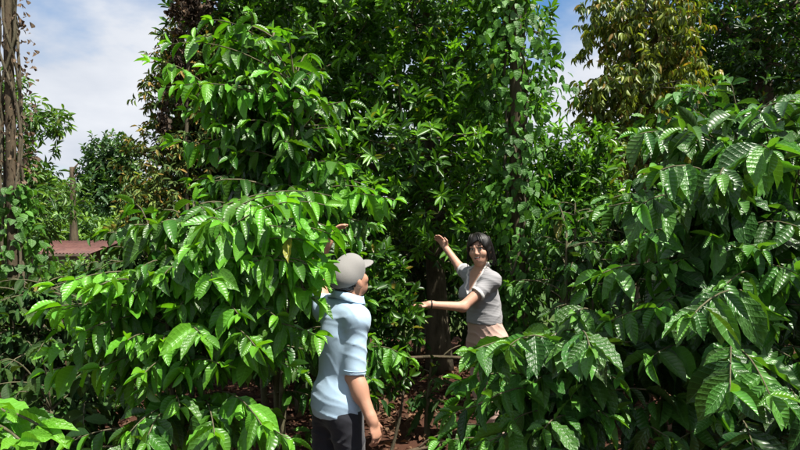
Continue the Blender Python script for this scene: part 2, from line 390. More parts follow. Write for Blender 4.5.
def coffee_plant(label, base, height, tips, radius, n_fill=60, size=.2, bright=.35, stems=3, group='coffee plants', droop=.75, fill_bright=None, lift=.12, name='coffee_plant', zmin=.35, fill_sector=None, mat='coffee'):
    bx, by = base; gz = float(ground_z(bx, by)); root = empty(name, (bx, by, gz), label, 'coffee plant', group)
    lv = Leaves(); axes = []
    for k in range(stems):
        a = random.uniform(0, 6.28); top = np.array([bx + .22 * math.cos(a) * (k > 0), by + .22 * math.sin(a) * (k > 0), gz + height * (1 - .12 * k)])
        b0 = np.array([bx + .05 * math.cos(a), by + .05 * math.sin(a), gz - .05])
        pts = bez(b0, (b0 + top) / 2 + np.array([random.uniform(-.1, .1), random.uniform(-.1, .1), 0]), top, 10); axes.append(pts)
        tube_obj('stem', tube(pts, np.linspace(.028, .008, 10), 7, .06), M['stem'], root)
    def attach(z):
        ax = axes[random.randrange(len(axes))]; z = min(max(z, gz + .25), ax[-1, 2] - .02)
        return np.array([np.interp(z, ax[:, 2], ax[:, k]) for k in range(3)])
    for tip in tips:
        tip = np.array(tip[:3]); d = np.linalg.norm(tip[:2] - np.array(base))
        a = attach(tip[2] - .1 * d - .05); pts = droopy_branch(a, tip, lift)
        tube_obj('branch', tube(pts, np.linspace(.006, .0025, len(pts)), 5), M['stem'], root)
        coffee_leaves(lv, pts, size, .12, bright * random.uniform(.5, 1.4), droop)
    tw = []
    for k in range(n_fill):
        u = random.random() ** .8; z = gz + zmin + (height - zmin) * u
        ang = random.uniform(0, 6.28) if fill_sector is None else random.uniform(*fill_sector)
        R = radius * (1.0 - .55 * max(0, (u - .45) / .55) ** 1.5) * random.uniform(.45, 1.0)
        tip = np.array([bx + R * math.cos(ang), by + R * math.sin(ang), z]); a = attach(z - .1 * R); pts = droopy_branch(a, tip, .18)
        tw.append(tube(pts[::2], np.linspace(.007, .003, 6), 4)); coffee_leaves(lv, pts, size, .25, (fill_bright or bright) * random.uniform(.5, 1.2), droop)  # inner leaves tinted darker, painting in the shade inside the bush
    for ax in axes:
        coffee_leaves(lv, ax[-4:], size * .9, .2, bright * 1.3, .2)
    if tw: tube_obj('twigs', tw, M['stem'], root, 'stuff')
    register(root, lv, 'coffee', mat)
    return root

def crown_points(lobes, n, shell=.55):
    lobes = [(np.array(c, float), np.ones(3) * np.array(r, float)) for c, r in lobes]
    vol = np.array([r[0] * r[1] * r[2] for c, r in lobes]) ** .75; cnt = np.maximum(4, (n * vol / vol.sum()).astype(int)); P, N = [], []
    for (c, r), k in zip(lobes, cnt):
        u = rvec(k); rad = shell + (1 - shell) * RNG.random(k) ** .6; rad = np.where(RNG.random(k) < .18, RNG.uniform(.15, .6, k), rad)
        bump = 1 + .22 * np.sin(5 * u[:, 0] + c[0] * 9) * np.sin(5 * u[:, 2] + c[2] * 7) + .1 * RNG.normal(size=k)
        P.append(np.array(c) + u * np.array(r) * (rad * bump)[:, None]); N.append(nrm(u / np.array(r)))
    return np.concatenate(P), np.concatenate(N)
def whorls(lv, P, N, nl, size, wid, bright, up=.6, spread=1., droop=0., age=.03, age_amt=.5, jit=.25):
    n = len(P); ax = nrm(N + np.array([0, 0, up]) + .35 * RNG.normal(size=(n, 3)))
    A = nrm(np.cross(ax, rvec(n))); B = np.cross(ax, A); tone = RNG.random(n) ** 1.6 * 1.2
    for k in range(nl):
        keep = RNG.random(n) > .12; a = 2.4 * k + RNG.random(n) * .8; f = k / max(1, nl - 1)
        rad = A * np.cos(a)[:, None] + B * np.sin(a)[:, None]
        X = rad * spread * (.55 + .6 * f) + ax * (1.0 - .8 * f) + np.array([0, 0, -droop]) + jit * RNG.normal(size=(n, 3))
        Zn = ax + np.array([0, 0, .6]) + .3 * RNG.normal(size=(n, 3))
        L = size * RNG.uniform(.65, 1.2, n); p0 = P - ax * (size * .8 * f)
        r = np.clip(bright * (.15 + 1.1 * tone) * (1.25 - .6 * f) * RNG.uniform(.6, 1.2, n), 0, 1)
        g = np.where(RNG.random(n) < age, age_amt * RNG.uniform(.4, 1, n), .0)
        lv.add(p0[keep], X[keep], Zn[keep], L[keep], (wid * RNG.uniform(.85, 1.15, n))[keep], r[keep], g[keep])
def tree(name, label, cat, base, trunk_top, trunk_r, lobes, clumps, nl, size, wid, bright, mat='tree', tpl='oblong', barkm='bark', group=None, max_obj=300, min_px=9, limbs=True, twigs=120, **kw):
    bx, by = base; gz = float(ground_z(bx, by)); root = empty(name, (bx, by, gz), label, cat, group)
    top = np.array(trunk_top, float); b0 = np.array([bx, by, gz - .08])
    pts = bez(b0, (b0 + top) / 2 + RNG.normal(size=3) * np.array([.12, .12, 0]), top, 14)
    flare = 1 + .6 * np.exp(-np.linspace(0, 1, 14) * 9)
    tube_obj('trunk', tube(pts, np.linspace(trunk_r, trunk_r * .35, 14) * flare, 10, .05), M[barkm], root)
    lobes = [(np.array(c, float), np.array(r, float) if np.ndim(r) else np.array([r, r, r], float)) for c, r in lobes]
    P, N = crown_points(lobes, clumps); ends = []
    if limbs:
        for c, r in lobes:
            zt = np.clip(c[2] - .5 * np.linalg.norm(c[:2] - top[:2]) - .2, gz + .3 * (top[2] - gz), top[2]); a = np.array([np.interp(zt, pts[:, 2], pts[:, k]) for k in range(3)])
            lp = bez(a, (a + c) / 2 + np.array([0, 0, -.12 * np.linalg.norm(c - a)]) + RNG.normal(size=3) * .05, c, 9)
            tube_obj('limb', tube(lp, np.linspace(trunk_r * .42, trunk_r * .12, 9), 7, .05), M[barkm], root); ends.append(lp)
        tw = []; allp = np.concatenate(ends)
        for i in RNG.choice(len(P), min(twigs, len(P)), replace=False):
            j = np.argmin(np.linalg.norm(allp - P[i], axis=1)); a = allp[j]
            tw.append(tube(bez(a, (a + P[i]) / 2 + RNG.normal(size=3) * .08, P[i], 5), np.linspace(trunk_r * .1, trunk_r * .035, 5), 4))
        if tw: tube_obj('twigs', tw, M[barkm], root, 'stuff')
    lv = Leaves(); whorls(lv, P, N, nl, size, wid, bright, **kw)
    register(root, lv, tpl, mat, 'foliage', max_obj, min_px)
    return root
def L(px, py, d, r): return (PX(px, py, d), r)

# ------------------------------------------------------------------ coffee plants
def tips_in(poly, gap, d0, bulge=.25, cx=None, cy=None, rad=160):
    out = []
    for x, y in poisson(poly, gap):
        e = 0 if cx is None else min(1.2, math.hypot(x - cx, y - cy) / rad)
        out.append(PX(x, y, d0 + bulge * e * e + random.uniform(-.12, .12)))
    return out
polyA = [(34, 298), (60, 276), (90, 268), (150, 272), (200, 228), (250, 205), (300, 172), (330, 182), (338, 232), (318, 300), (312, 345), (296, 372), (200, 378), (90, 372), (45, 345)]
tA = tips_in(polyA, 35, 2.95, .25, 190, 320, 170) + [PX(55, 285, 3.0), PX(75, 280, 3.0), PX(62, 310, 3.0), PX(100, 285, 2.9)]
tA += [PX(312, 252, 3.2), PX(318, 262, 3.25), PX(304, 275, 3.15), PX(314, 282, 3.2), PX(316, 243, 3.05), PX(306, 262, 3.05), PX(320, 272, 3.1), PX(308, 290, 3.1), PX(326, 226, 3.15), PX(45, 372, 3.2), PX(130, 432, 2.9), PX(215, 436, 2.85), PX(262, 425, 2.85), PX(290, 440, 2.9), PX(75, 440, 3.1), PX(180, 408, 3.0), PX(325, 205, 3.0), PX(333, 235, 3.05), PX(320, 268, 3.0), PX(318, 300, 3.05), PX(315, 335, 3.05)]
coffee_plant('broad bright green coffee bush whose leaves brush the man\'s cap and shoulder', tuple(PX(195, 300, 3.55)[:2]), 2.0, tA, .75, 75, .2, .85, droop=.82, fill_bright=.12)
polyB = [(165, 60), (200, 34), (250, 28), (290, 60), (325, 95), (305, 140), (330, 165), (385, 195), (380, 225), (340, 235), (250, 215), (180, 190), (165, 120)]
tB = tips_in(polyB, 30, 3.9, .3, 260, 120, 140) + [PX(150, 62, 3.9), PX(172, 44, 3.9), PX(212, 20, 3.9), PX(252, 12, 3.95), PX(185, 85, 3.8), PX(285, 35, 4.0), PX(395, 200, 3.8), PX(375, 190, 3.85), PX(345, 165, 3.8)]
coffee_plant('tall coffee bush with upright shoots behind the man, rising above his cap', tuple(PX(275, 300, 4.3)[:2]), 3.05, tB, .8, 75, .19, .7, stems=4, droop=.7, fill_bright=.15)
polyH = [(598, 200), (620, 140), (660, 112), (720, 108), (800, 92), (850, 200), (850, 470), (650, 470), (612, 400), (600, 300), (580, 255)]
tH = tips_in(polyH, 42, 2.75, .35, 720, 290, 190) + [PX(730, 392, 2.2), PX(690, 318, 2.3), PX(660, 170, 2.5), PX(770, 395, 2.2), PX(720, 175, 2.4), PX(770, 150, 2.4), PX(640, 205, 2.5)]
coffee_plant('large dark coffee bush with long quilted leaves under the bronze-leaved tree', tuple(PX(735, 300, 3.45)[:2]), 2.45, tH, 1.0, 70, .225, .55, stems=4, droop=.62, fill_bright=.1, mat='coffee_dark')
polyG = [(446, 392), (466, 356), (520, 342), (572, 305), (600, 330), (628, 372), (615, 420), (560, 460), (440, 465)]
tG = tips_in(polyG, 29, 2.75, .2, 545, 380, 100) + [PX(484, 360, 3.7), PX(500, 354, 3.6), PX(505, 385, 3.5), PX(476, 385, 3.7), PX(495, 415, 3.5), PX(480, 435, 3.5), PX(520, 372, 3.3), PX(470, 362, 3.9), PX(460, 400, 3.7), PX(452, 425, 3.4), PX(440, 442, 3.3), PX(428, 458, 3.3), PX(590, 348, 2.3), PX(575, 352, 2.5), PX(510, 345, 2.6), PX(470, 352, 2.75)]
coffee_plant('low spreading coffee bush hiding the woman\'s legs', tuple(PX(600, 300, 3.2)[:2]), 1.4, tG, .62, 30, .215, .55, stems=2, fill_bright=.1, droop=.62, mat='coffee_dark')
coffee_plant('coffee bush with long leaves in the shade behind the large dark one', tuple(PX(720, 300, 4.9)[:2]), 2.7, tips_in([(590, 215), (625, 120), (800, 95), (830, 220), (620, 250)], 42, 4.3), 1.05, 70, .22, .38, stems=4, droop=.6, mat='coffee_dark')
tK = [PX(398, 352, 3.95), PX(385, 365, 4.0), PX(372, 380, 3.95), PX(410, 358, 4.05), PX(378, 345, 4.1), PX(366, 395, 4.0)]
coffee_plant('small coffee sapling beside the man\'s hanging hand', tuple(PX(352, 300, 4.25)[:2]), 1.15, tK, .35, 8, .19, .34, stems=1)
coffee_plant('near coffee sprig with yellowish leaves rising below the shadowed bushes', tuple(PX(-60, 300, 1.55)[:2]), 1.5, [PX(6, 412, 1.4), PX(-20, 420, 1.35), PX(-6, 455, 1.3), PX(38, 425, 1.35), PX(20, 440, 1.3)], .2, 3, .16, .85, stems=1, droop=.2, name='coffee_sapling')
coffee_plant('coffee branch reaching in beside the large dark coffee bush', tuple(PX(960, 300, 1.75)[:2]), 2.3, [PX(818, 100, 1.5), PX(840, 140, 1.45)], .25, 4, .2, .25, stems=1, droop=.9, mat='coffee_dark')
coffee_plant('shaded coffee bush below the rust red shed roof', tuple(PX(40, 300, 5.0)[:2]), 1.25, tips_in([(-20, 300), (60, 285), (130, 275), (140, 300), (40, 420), (-20, 420)], 36, 4.6), 1.0, 75, .15, .08, mat='coffee_shade_tint')
coffee_plant('low shaded coffee bush between the near sprig and the bright bush', tuple(PX(70, 300, 3.9)[:2]), .95, tips_in([(-20, 350), (60, 340), (90, 380), (90, 470), (-20, 470)], 34, 3.5), .6, 60, .16, .1, zmin=.1, mat='coffee_shade_tint')
coffee_plant('dim coffee bush between the shed roof and the tall coffee bush', tuple(PX(160, 300, 6.2)[:2]), 1.7, tips_in([(105, 255), (135, 232), (185, 212), (200, 260), (110, 275)], 34, 5.8), 1.05, 70, .16, .15, mat='coffee_shade_tint')
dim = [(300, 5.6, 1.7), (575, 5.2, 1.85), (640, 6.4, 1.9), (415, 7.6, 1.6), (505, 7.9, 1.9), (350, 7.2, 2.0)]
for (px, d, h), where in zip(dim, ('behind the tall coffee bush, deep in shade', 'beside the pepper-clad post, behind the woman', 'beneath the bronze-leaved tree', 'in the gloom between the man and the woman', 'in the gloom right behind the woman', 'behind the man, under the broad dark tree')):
    coffee_plant('shadowy coffee bush ' + where, tuple(PX(px, 300, d)[:2]), h, [], .6 if px == 575 else .95, 85, .17, .35 if px == 575 else .1, zmin=.15, mat='coffee_dark' if px == 575 else 'coffee_shade_tint')

coffee_plant('tiny coffee seedling in the shade of the path between the two people', tuple(PX(432, 300, 4.9)[:2]), .62, [PX(420, 398, 4.8), PX(445, 402, 4.8), PX(432, 392, 5.0), PX(410, 408, 4.9)], .25, 10, .15, .08, stems=1, mat='coffee_shade_tint', zmin=.05)

# ------------------------------------------------------------------ trees
# unseen tree added right of the view to shade the large dark coffee bush
tree('added_shading_tree', 'unseen leafy tree added past the large coffee bush to shade it', 'tree', (3.35, 1.55), (3.1, 1.6, 3.6), .09,
     [((2.75, 1.75, 2.95), .62), ((3.3, 1.9, 3.1), .7), ((3.0, 1.3, 3.2), .6), ((3.6, 1.4, 3.3), .6), ((2.35, 2.0, 2.6), .36)], 330, 9, .13, .36, .4)
tree('broad_tree', 'broad dark evergreen with whorled glossy leaves towering between the man and woman', 'tree', tuple(PX(440, 300, 6.9)[:2]), PX(425, -120, 6.9), .11,
     [L(330, 35, 6.3, .85), L(415, 25, 6.3, .95), L(480, 85, 6.2, .75), L(400, 145, 6.0, .85), L(300, 105, 6.4, .8), L(455, 205, 6.2, .72), L(410, -80, 6.0, 1.2), L(330, -70, 6.9, 1.1), L(498, 15, 6.5, .5), L(350, 190, 6.6, .7), L(520, 170, 6.9, .6)],
     2300, 10, .12, .30, .8, up=.7)
tree('bushy_shrub', 'light green bushy shrub between the pepper-clad post and the bronze-leaved tree', 'shrub', tuple(PX(575, 300, 7.0)[:2]), PX(575, 150, 7.0), .05,
     [L(572, 160, 6.9, .42), L(590, 195, 6.8, .45), L(552, 195, 7.0, .4), L(575, 240, 6.8, .5), L(600, 150, 7.1, .3)], 520, 9, .105, .36, .75, up=.6)
tree('leafy_shrub', 'slender shrub with small glossy leaves beside the man\'s face', 'shrub', tuple(PX(385, 300, 4.6)[:2]), PX(385, 255, 4.6), .012,
     [L(382, 262, 4.5, .16), L(392, 292, 4.45, .2), L(378, 318, 4.5, .2), L(398, 330, 4.6, .18), L(386, 368, 4.6, .18)], 180, 8, .085, .38, .38, up=.5, twigs=60)
tree('bronze_tree', 'tall tree hung with drooping yellow and bronze leaves', 'tree', tuple(PX(645, 300, 8.4)[:2]), PX(640, -140, 8.4), .12,
     [L(612, 30, 8.2, (.5, .6, .55)), L(660, 20, 8.1, (.6, .6, .6)), L(640, 90, 8.0, (.75, .6, .5)), L(600, 110, 8.3, (.35, .4, .4)), L(678, 75, 8.3, (.45, .6, .5)), L(640, -60, 8.5, (.8, .8, .7)), L(640, 150, 8.2, (.8, .6, .45))],
     1700, 8, .115, .32, .95, mat='durian', tpl='lance', up=-.2, droop=1.15, age=.15, age_amt=.7, spread=.8)
tree('shade_tree', 'dark fine-leaved tree standing behind the large dark coffee bush', 'tree', tuple(PX(770, 300, 9.5)[:2]), PX(760, -160, 9.5), .15,
     [L(720, 20, 9.3, .85), L(790, 10, 9.2, 1.0), L(755, 85, 9.4, .8), L(830, 80, 9.0, .9), L(760, -90, 9.6, 1.4), L(700, 90, 9.8, .7)], 1500, 9, .12, .36, .24, age=.05)
tree('withered_tree', 'half-dry tree with rust tinged leaves and a blackened top', 'tree', tuple(PX(185, 300, 6.6)[:2]), PX(192, -40, 6.6), .08,
     [L(180, 95, 6.5, (.42, .45, .55)), L(165, 165, 6.4, (.42, .4, .45)), L(158, 210, 6.3, (.4, .4, .35)), L(200, 150, 6.6, (.5, .4, .6)), L(195, 50, 6.6, (.4, .4, .4)), L(230, 80, 6.8, (.6, .5, .7))],
     1500, 8, .075, .33, .55, mat='dry', tpl='lance', droop=.7, up=.0, age=.2, age_amt=.75)
tree('leafy_treetop', 'dark leafy tree mingled with the half-dry one, glossy sprays on top', 'tree', tuple(PX(225, 300, 7.2)[:2]), PX(225, -70, 7.2), .09,
     [L(185, 60, 6.9, .4), L(225, 10, 6.9, .6), L(270, 20, 7.0, .7), L(205, 140, 7.0, .5), L(260, 120, 7.0, .8), L(240, 200, 7.0, .8), L(215, -50, 7.2, .6)], 900, 9, .13, .36, .5)
# blackened clump hanging at its top
root = empty('dead_creeper', (*PX(192, 300, 6.35)[:2], float(ground_z(*PX(192, 300, 6.35)[:2]))), 'blackened dead creeper hanging from the half-dry tree', 'creeper')
tube_obj('vine_stem', tube(bez(np.array(root.location), PX(180, 120, 6.3), PX(194, -30, 6.3), 14), .02, 6, .1), M['bark'], root)
lv = Leaves(); P, N = crown_points([(PX(190, 5, 6.25), np.array([.2, .2, .26])), (PX(180, 70, 6.25), np.array([.07, .09, .4])), (PX(164, 120, 6.25), np.array([.05, .07, .3]))], 260, .2)
whorls(lv, P, N, 9, .055, .28, .5, up=-.3, droop=1.3, age=.3); register(root, lv, 'dry', 'dead')

# pepper vines climbing posts
def pepper_post(label, px, d, top_py, r_col, z0, n, bright, lean=0, ztop=None, bulges=(), group='posts overgrown with climbing vines', rad=.07, dead=0):
    b = PX(px, 300, d); gz = float(ground_z(b[0], b[1])); root = empty('vine_clad_post', (b[0], b[1], gz), label, 'vine post', group)
    top = PX(px + lean, top_py, d); pts = bez(np.array([b[0], b[1], gz - .1]), np.array([b[0], b[1], (gz + top[2]) / 2]), top, 16)
    tube_obj('post', tube(pts, np.linspace(rad, rad * .7, 16), 10, .08), M['bark_red'], root)
    for k in range(6):
        a0 = random.uniform(0, 6.28); t = np.linspace(0, 1, 30); ang = a0 + t * random.choice((-1, 1)) * random.uniform(3, 9) + .5 * np.sin(t * random.uniform(12, 25))
        q = np.stack([np.interp(t, np.linspace(0, 1, 16), pts[:, j]) for j in range(3)], -1); rr_ = rad * 1.05 + .015 + .02 * np.sin(t * random.uniform(15, 30) + a0) ** 2
        q[:, 0] += rr_ * np.cos(ang); q[:, 1] += rr_ * np.sin(ang)
        tube_obj('vine_stem', tube(q, .013, 5, .1), M['bark'], root)
    lv = Leaves()
    z = RNG.uniform(0, 1, n); z = z0 + ((ztop or top[2]) - z0) * z; ang = RNG.uniform(0, 2 * np.pi, n)
    cx = np.interp(z, pts[:, 2], pts[:, 0]); cy = np.interp(z, pts[:, 2], pts[:, 1])
    R = r_col * (.55 + .45 * RNG.random(n)) * (1 + .3 * np.sin(4.1 * z + 2 * np.cos(ang)) + .25 * np.sin(9.3 * z + ang * 2))
    for bz, bh, br in bulges: R += br * np.exp(-((z - bz) / bh) ** 2) * RNG.random(n)
    out = np.stack([np.cos(ang), np.sin(ang), 0 * ang], -1); P = np.stack([cx, cy, z], -1) + out * R[:, None]
    X = out * .35 + np.array([0, 0, -.9]) + .4 * RNG.normal(size=(n, 3)); Zn = out * .9 + np.array([0, 0, .6]) + .35 * RNG.normal(size=(n, 3))
    tone = .5 + .5 * np.sin(3.3 * z + 2.2 * ang)
    lv.add(P, X, Zn, RNG.uniform(.055, .105, n), RNG.uniform(.6, .85, n), np.clip(bright * (.3 + .9 * tone) * RNG.uniform(.4, 1.3, n), 0, 1), np.where(RNG.random(n) < .01, .4, .02))
    register(root, lv, 'heart', 'pepper', max_obj=260)
    if dead:
        lv = Leaves(); zz = RNG.uniform(top[2] - 2.3, top[2], dead); a = RNG.uniform(0, 6.28, dead); o = np.stack([np.cos(a), np.sin(a), 0 * a], -1)
        lv.add(np.stack([np.interp(zz, pts[:, 2], pts[:, 0]), np.interp(zz, pts[:, 2], pts[:, 1]), zz], -1) + o * RNG.uniform(.06, .2, dead)[:, None], o * .4 + [0, 0, -1.] + .4 * RNG.normal(size=(dead, 3)), o + .4 * RNG.normal(size=(dead, 3)), RNG.uniform(.03, .06, dead), .22, RNG.random(dead), RNG.random(dead) * .6)
        register(root, lv, 'dry', 'dead', 'withered_leaves', max_obj=0)
    return root
pepper_post('post wrapped in glossy climbing pepper vine right behind the woman', 518, 5.7, -40, .17, .5, 2000, .6, lean=-4, bulges=[(3.2, .6, .36), (2.1, .4, .22)])
pepper_post('bare-topped post with brown dead vine and pale heart-shaped leaves near the shed', 14, 5.6, -60, .17, .4, 800, .55, lean=-8, ztop=2.2, bulges=[(1.7, .5, .08), (1.0, .5, .3)], rad=.05, dead=520)
# feathery tree behind the left post
tree('feathery_tree', 'feathery light green tree behind the bare-topped post', 'tree', tuple(PX(20, 300, 9)[:2]), PX(25, 120, 9), .06,
     [L(38, 118, 8.8, (.35, .5, .35)), L(20, 160, 8.8, (.45, .5, .5)), L(45, 200, 9, (.5, .5, .5)), L(5, 90, 9, (.35, .4, .4)), L(20, 235, 8.8, (.5, .5, .5))], 420, 9, .13, .22, .6, droop=.5, mat='far', tpl='lance')

# distant trees
def far_tree(label, px, d, top_py, lobes, clumps, size, bright, mat='far', **kw):
    b = PX(px, 300, d)
    tree(kw.pop('name', 'distant_tree'), label, 'tree', (b[0], b[1]), PX(px, top_py + 18, d), d * .008, lobes, clumps, 7, size, .5, bright, mat=mat, group='distant trees', max_obj=0, twigs=60, **kw)
far_tree('dark round-crowned tree beyond the shed', 108, 26, 150, [L(100, 165, 26, 1.0), L(122, 160, 26, .95), L(112, 150, 25.5, .8), L(95, 185, 26, .9), L(125, 185, 26, 1.2), L(110, 200, 25.5, 1.2)], 900, .24, .7, 'fardark')
far_tree('pale bushy tree just left of the dead trunk beyond the shed', 52, 24, 185, [L(45, 195, 24, .8), L(60, 205, 24, .7), L(38, 215, 24, .9), L(58, 222, 23.5, .8), L(35, 180, 24, .7)], 700, .2, .75)
far_tree('low yellowish green bush behind the shed roof', 92, 22.5, 225, [L(85, 232, 22.5, .6), L(105, 235, 22.5, .7), L(70, 232, 22.5, .55), L(125, 230, 22.5, .7)], 520, .17, .85)
far_tree('low green bush growing against the front of the shed', 70, 16.5, 262, [L(35, 279, 16.5, .5), L(60, 277, 16.5, .5), L(85, 274, 16.5, .5), L(115, 272, 16.5, .55), L(52, 300, 16.3, .5), L(95, 300, 16.3, .5)], 420, .16, .55)
far_tree('hazy mid green tree behind the dead trunk', 72, 34, 190, [L(60, 200, 34, 1.2), L(80, 205, 34, 1.2), L(70, 222, 33, 1.4), L(95, 220, 33, 1.3), L(140, 210, 33, 1.6)], 700, .28, .5)
far_tree('yellowing tree between the round-crowned tree and the half-dry one', 150, 15, 200, [L(148, 215, 15, .6), L(160, 190, 15, .5), L(140, 228, 14.5, .55), L(165, 225, 14.5, .6)], 420, .15, .9, 'durian', age=.25)
back = [(228, 13, 60), (270, 14, -40), (335, 13, -70), (420, 15, -60), (470, 14, 60), (560, 15, 150), (660, 14, 40), (700, 15, -60), (790, 14, -60), (860, 12, -60)]
desc = ['behind the half-dry tree', 'behind the dark leafy tree', 'far behind the man', 'behind the broad dark tree', 'beyond the pepper-clad post', 'beyond the light green shrub', 'behind the bronze-leaved tree', 'between the bronze-leaved and shade trees', 'far behind the shade tree', 'at the field edge past the shade tree']
for (px, d, tp), w in zip(back, desc):
    k = FOC / d; lo = []
    y = tp + 45
    while y < 300:
        for q in (-1, 0, 1): lo.append(L(px + q * 30 + random.uniform(-8, 8), y + random.uniform(-10, 10), d + random.uniform(-.5, .5), random.uniform(.65, .95)))
        y += 58
    far_tree('tall dense background tree ' + w, px, d, tp, lo, 1000, .22, .25, 'fardark')

# dead trunk and shed far off
b = PX(73, 300, 21); gz = float(ground_z(b[0], b[1]))
root = empty('dead_tree', (b[0], b[1], gz), 'bare brown dead trunk rising beyond the shed', 'tree trunk')
tube_obj('trunk', tube(bez(np.array([b[0], b[1], gz - .1]), PX(74, 220, 21), PX(72, 167, 21), 14), np.linspace(.15, .06, 14), 9, .25), M['bark_red'], root)
for sx, sy in ((68, 170), (78, 174), (66, 183), (81, 188), (69, 196), (78, 164), (70, 205)):
    tube_obj('branch_stub', tube(bez(PX(73, sy + 10, 21), PX(73, sy + 4, 21), PX(sx, sy, 21), 5), np.linspace(.05, .02, 5), 6, .1), M['bark_red'], root)

m = NT('rust_roof'); f = m.noise(3, 6, .65); M['roof'] = m.done(m.bsdf(m.ramp(f, [(.25, (.05, .022, .018)), (.5, (.10, .042, .034)), (.62, (.12, .055, .042)), (.8, (.17, .10, .075))]), .6, m.bump(f, .2, .01), .3))
m = NT('shed_board'); f = m.noise(6, 5); M['board'] = m.done(m.bsdf(m.ramp(f, [(.3, (.10, .075, .05)), (.7, (.22, .17, .12))]), .85))
sh = PX(50, 250, 19.5); gz = float(ground_z(sh[0], sh[1]))
shed = empty('garden_shed', (sh[0], sh[1], gz), 'low garden shed with rust red sheet metal roof', 'shed')
S = np.array(shed.location)
ra = PX(30, 253, 18.6)[2] - gz; rb = PX(60, 241.5, 20.6)[2] - gz
slope = math.atan2(rb - ra, 2.0)
for k in range(5):                       # corrugated sheets, each a part
    wv, segs = .62, 12; xs = np.linspace(0, wv, segs * 2 + 1); prof = .018 * np.sin(np.linspace(0, segs * 2 * np.pi / 2, segs * 2 + 1))
    V, Q = [], []
    for dz in (0, -.008):
        for yy_, zz_ in ((-1.1, ra), (1.1, ra + 2.2 * math.tan(slope))):
            for x_, p_ in zip(xs, prof): V.append((-1.25 + k * .6 + x_, yy_, zz_ + p_ + dz + .004 * (k % 2)))
    n_ = len(xs)
    for i in range(n_ - 1):
        Q += [(i, i + 1, n_ + i + 1, n_ + i), (2 * n_ + i + 1, 2 * n_ + i, 3 * n_ + i, 3 * n_ + i + 1), (i + 1, i, 2 * n_ + i, 2 * n_ + i + 1), (n_ + i, n_ + i + 1, 3 * n_ + i + 1, 3 * n_ + i)]
    link('roof_sheet', mesh_np('roof_sheet', np.array(V), quads=np.array(Q)), M['roof'], shed)
for sx in (-1.1, 1.6):
    for sy, hh in ((-.95, ra - .02), (.95, rb - .06)):
        link('post', mesh_np('post', V=box((sx, sy, hh / 2 - .1), (.1, .1, hh + .2))[0], quads=box((0, 0, 0), (1, 1, 1))[1], smooth=False), M['board'], shed)
for k in range(7):
    bh = (ra - .1) / 7
    V, Q, T = box((.25, -.88, .05 + bh * (k + .5)), (2.6, .03, bh - .012)); link('wall_board', mesh_np('wall_board', V, quads=Q, smooth=False), M['board'], shed)
V, Q, T = box((.25, .9, rb / 2), (2.6, .04, rb - .15)); link('rear_wall', mesh_np('rear_wall', V, quads=Q, smooth=False), M['board'], shed)
V, Q, T = box((.2, -1.11, ra - .045), (3.0, .03, .07)); link('fascia', mesh_np('fascia', V, quads=Q, smooth=False), M['board'], shed)

# ------------------------------------------------------------------ ground litter, weeds and fallen wood
root = bpy.data.objects.new('leaf_litter', None)
n = 11000; x = RNG.uniform(-3.2, 3.6, n); y = RNG.uniform(2.4, 8.5, n); z = ground_z(x, y) + RNG.uniform(.008, .04, n)
lv = Leaves(); X = RNG.normal(size=(n, 3)) * [1, 1, .25]; Zn = np.tile([0, 0, 1.], (n, 1)) + .5 * RNG.normal(size=(n, 3))
lv.add(np.stack([x, y, z], -1), X, Zn, RNG.uniform(.035, .10, n), .42, RNG.random(n) ** 1.5, RNG.random(n) * .5)
P, X, Y, Z, Ln, Wd, r, g = lv.cat(); VV, TT, UU, CC, off = [], [], [], [], 0
for k, (V, T, UV) in enumerate(TPL['dry'][1]):
    ix = np.arange(n)[k::2]; v = P[ix][:, None] + Ln[ix, None, None] * (V[None, :, 0:1] * X[ix, None] + (V[None, :, 1] * Wd[ix, None])[..., None] * Y[ix, None] + V[None, :, 2:3] * .5 * Z[ix, None])
    VV.append(v.reshape(-1, 3)); TT.append((T[None] + (np.arange(len(ix)) * len(V))[:, None, None]).reshape(-1, 3) + off); UU.append(np.tile(UV, (len(ix), 1)))
    CC.append(np.repeat(np.stack([r[ix], g[ix], 0 * g[ix], 1 + 0 * g[ix]], -1), len(V), 0)); off += len(ix) * len(V)
o = link('leaf_litter', mesh_np('leaf_litter', np.concatenate(VV), tris=np.concatenate(TT), uv=np.concatenate(UU), tint=np.concatenate(CC)), M['litter'], kind='stuff')
tag(o, 'brown fallen leaves scattered over the reddish soil', 'leaf litter')
def fallen(label, pts, r):
    pts = np.array(pts); gz = pts[0]
    o = empty('fallen_branch', tuple(pts[0]), label, 'branch'); tube_obj('wood', tube(pts, r, 7, .1), M['bark_red'], o)
    a = pts[len(pts) // 2]; tube_obj('side_twig', tube(bez(a, a + [.06, .02, .07], a + [.16, .05, .09], 5), np.linspace(.008, .004, 5), 5), M['bark_red'], o)
def gpt(x, y, dz): return np.array([x, y, float(ground_z(x, y)) + dz])
p0 = gpt(PX(392, 300, 5.3)[0], 5.3, .02); p1 = gpt(PX(470, 300, 5.5)[0], 5.5, .02)
fallen('thin dead branch propped across the soil between man and woman', bez(np.array([*PX(385, 362, 5.5)]), PX(430, 352, 5.5), np.array([*PX(500, 362, 5.4)]), 10), np.linspace(.018, .012, 10))
fallen('pale rotting branch lying on the soil by the man\'s hand', bez(gpt(-.12, 4.5, .03), gpt(.1, 4.6, .07), gpt(.32, 4.75, .03), 10), np.linspace(.022, .014, 10))

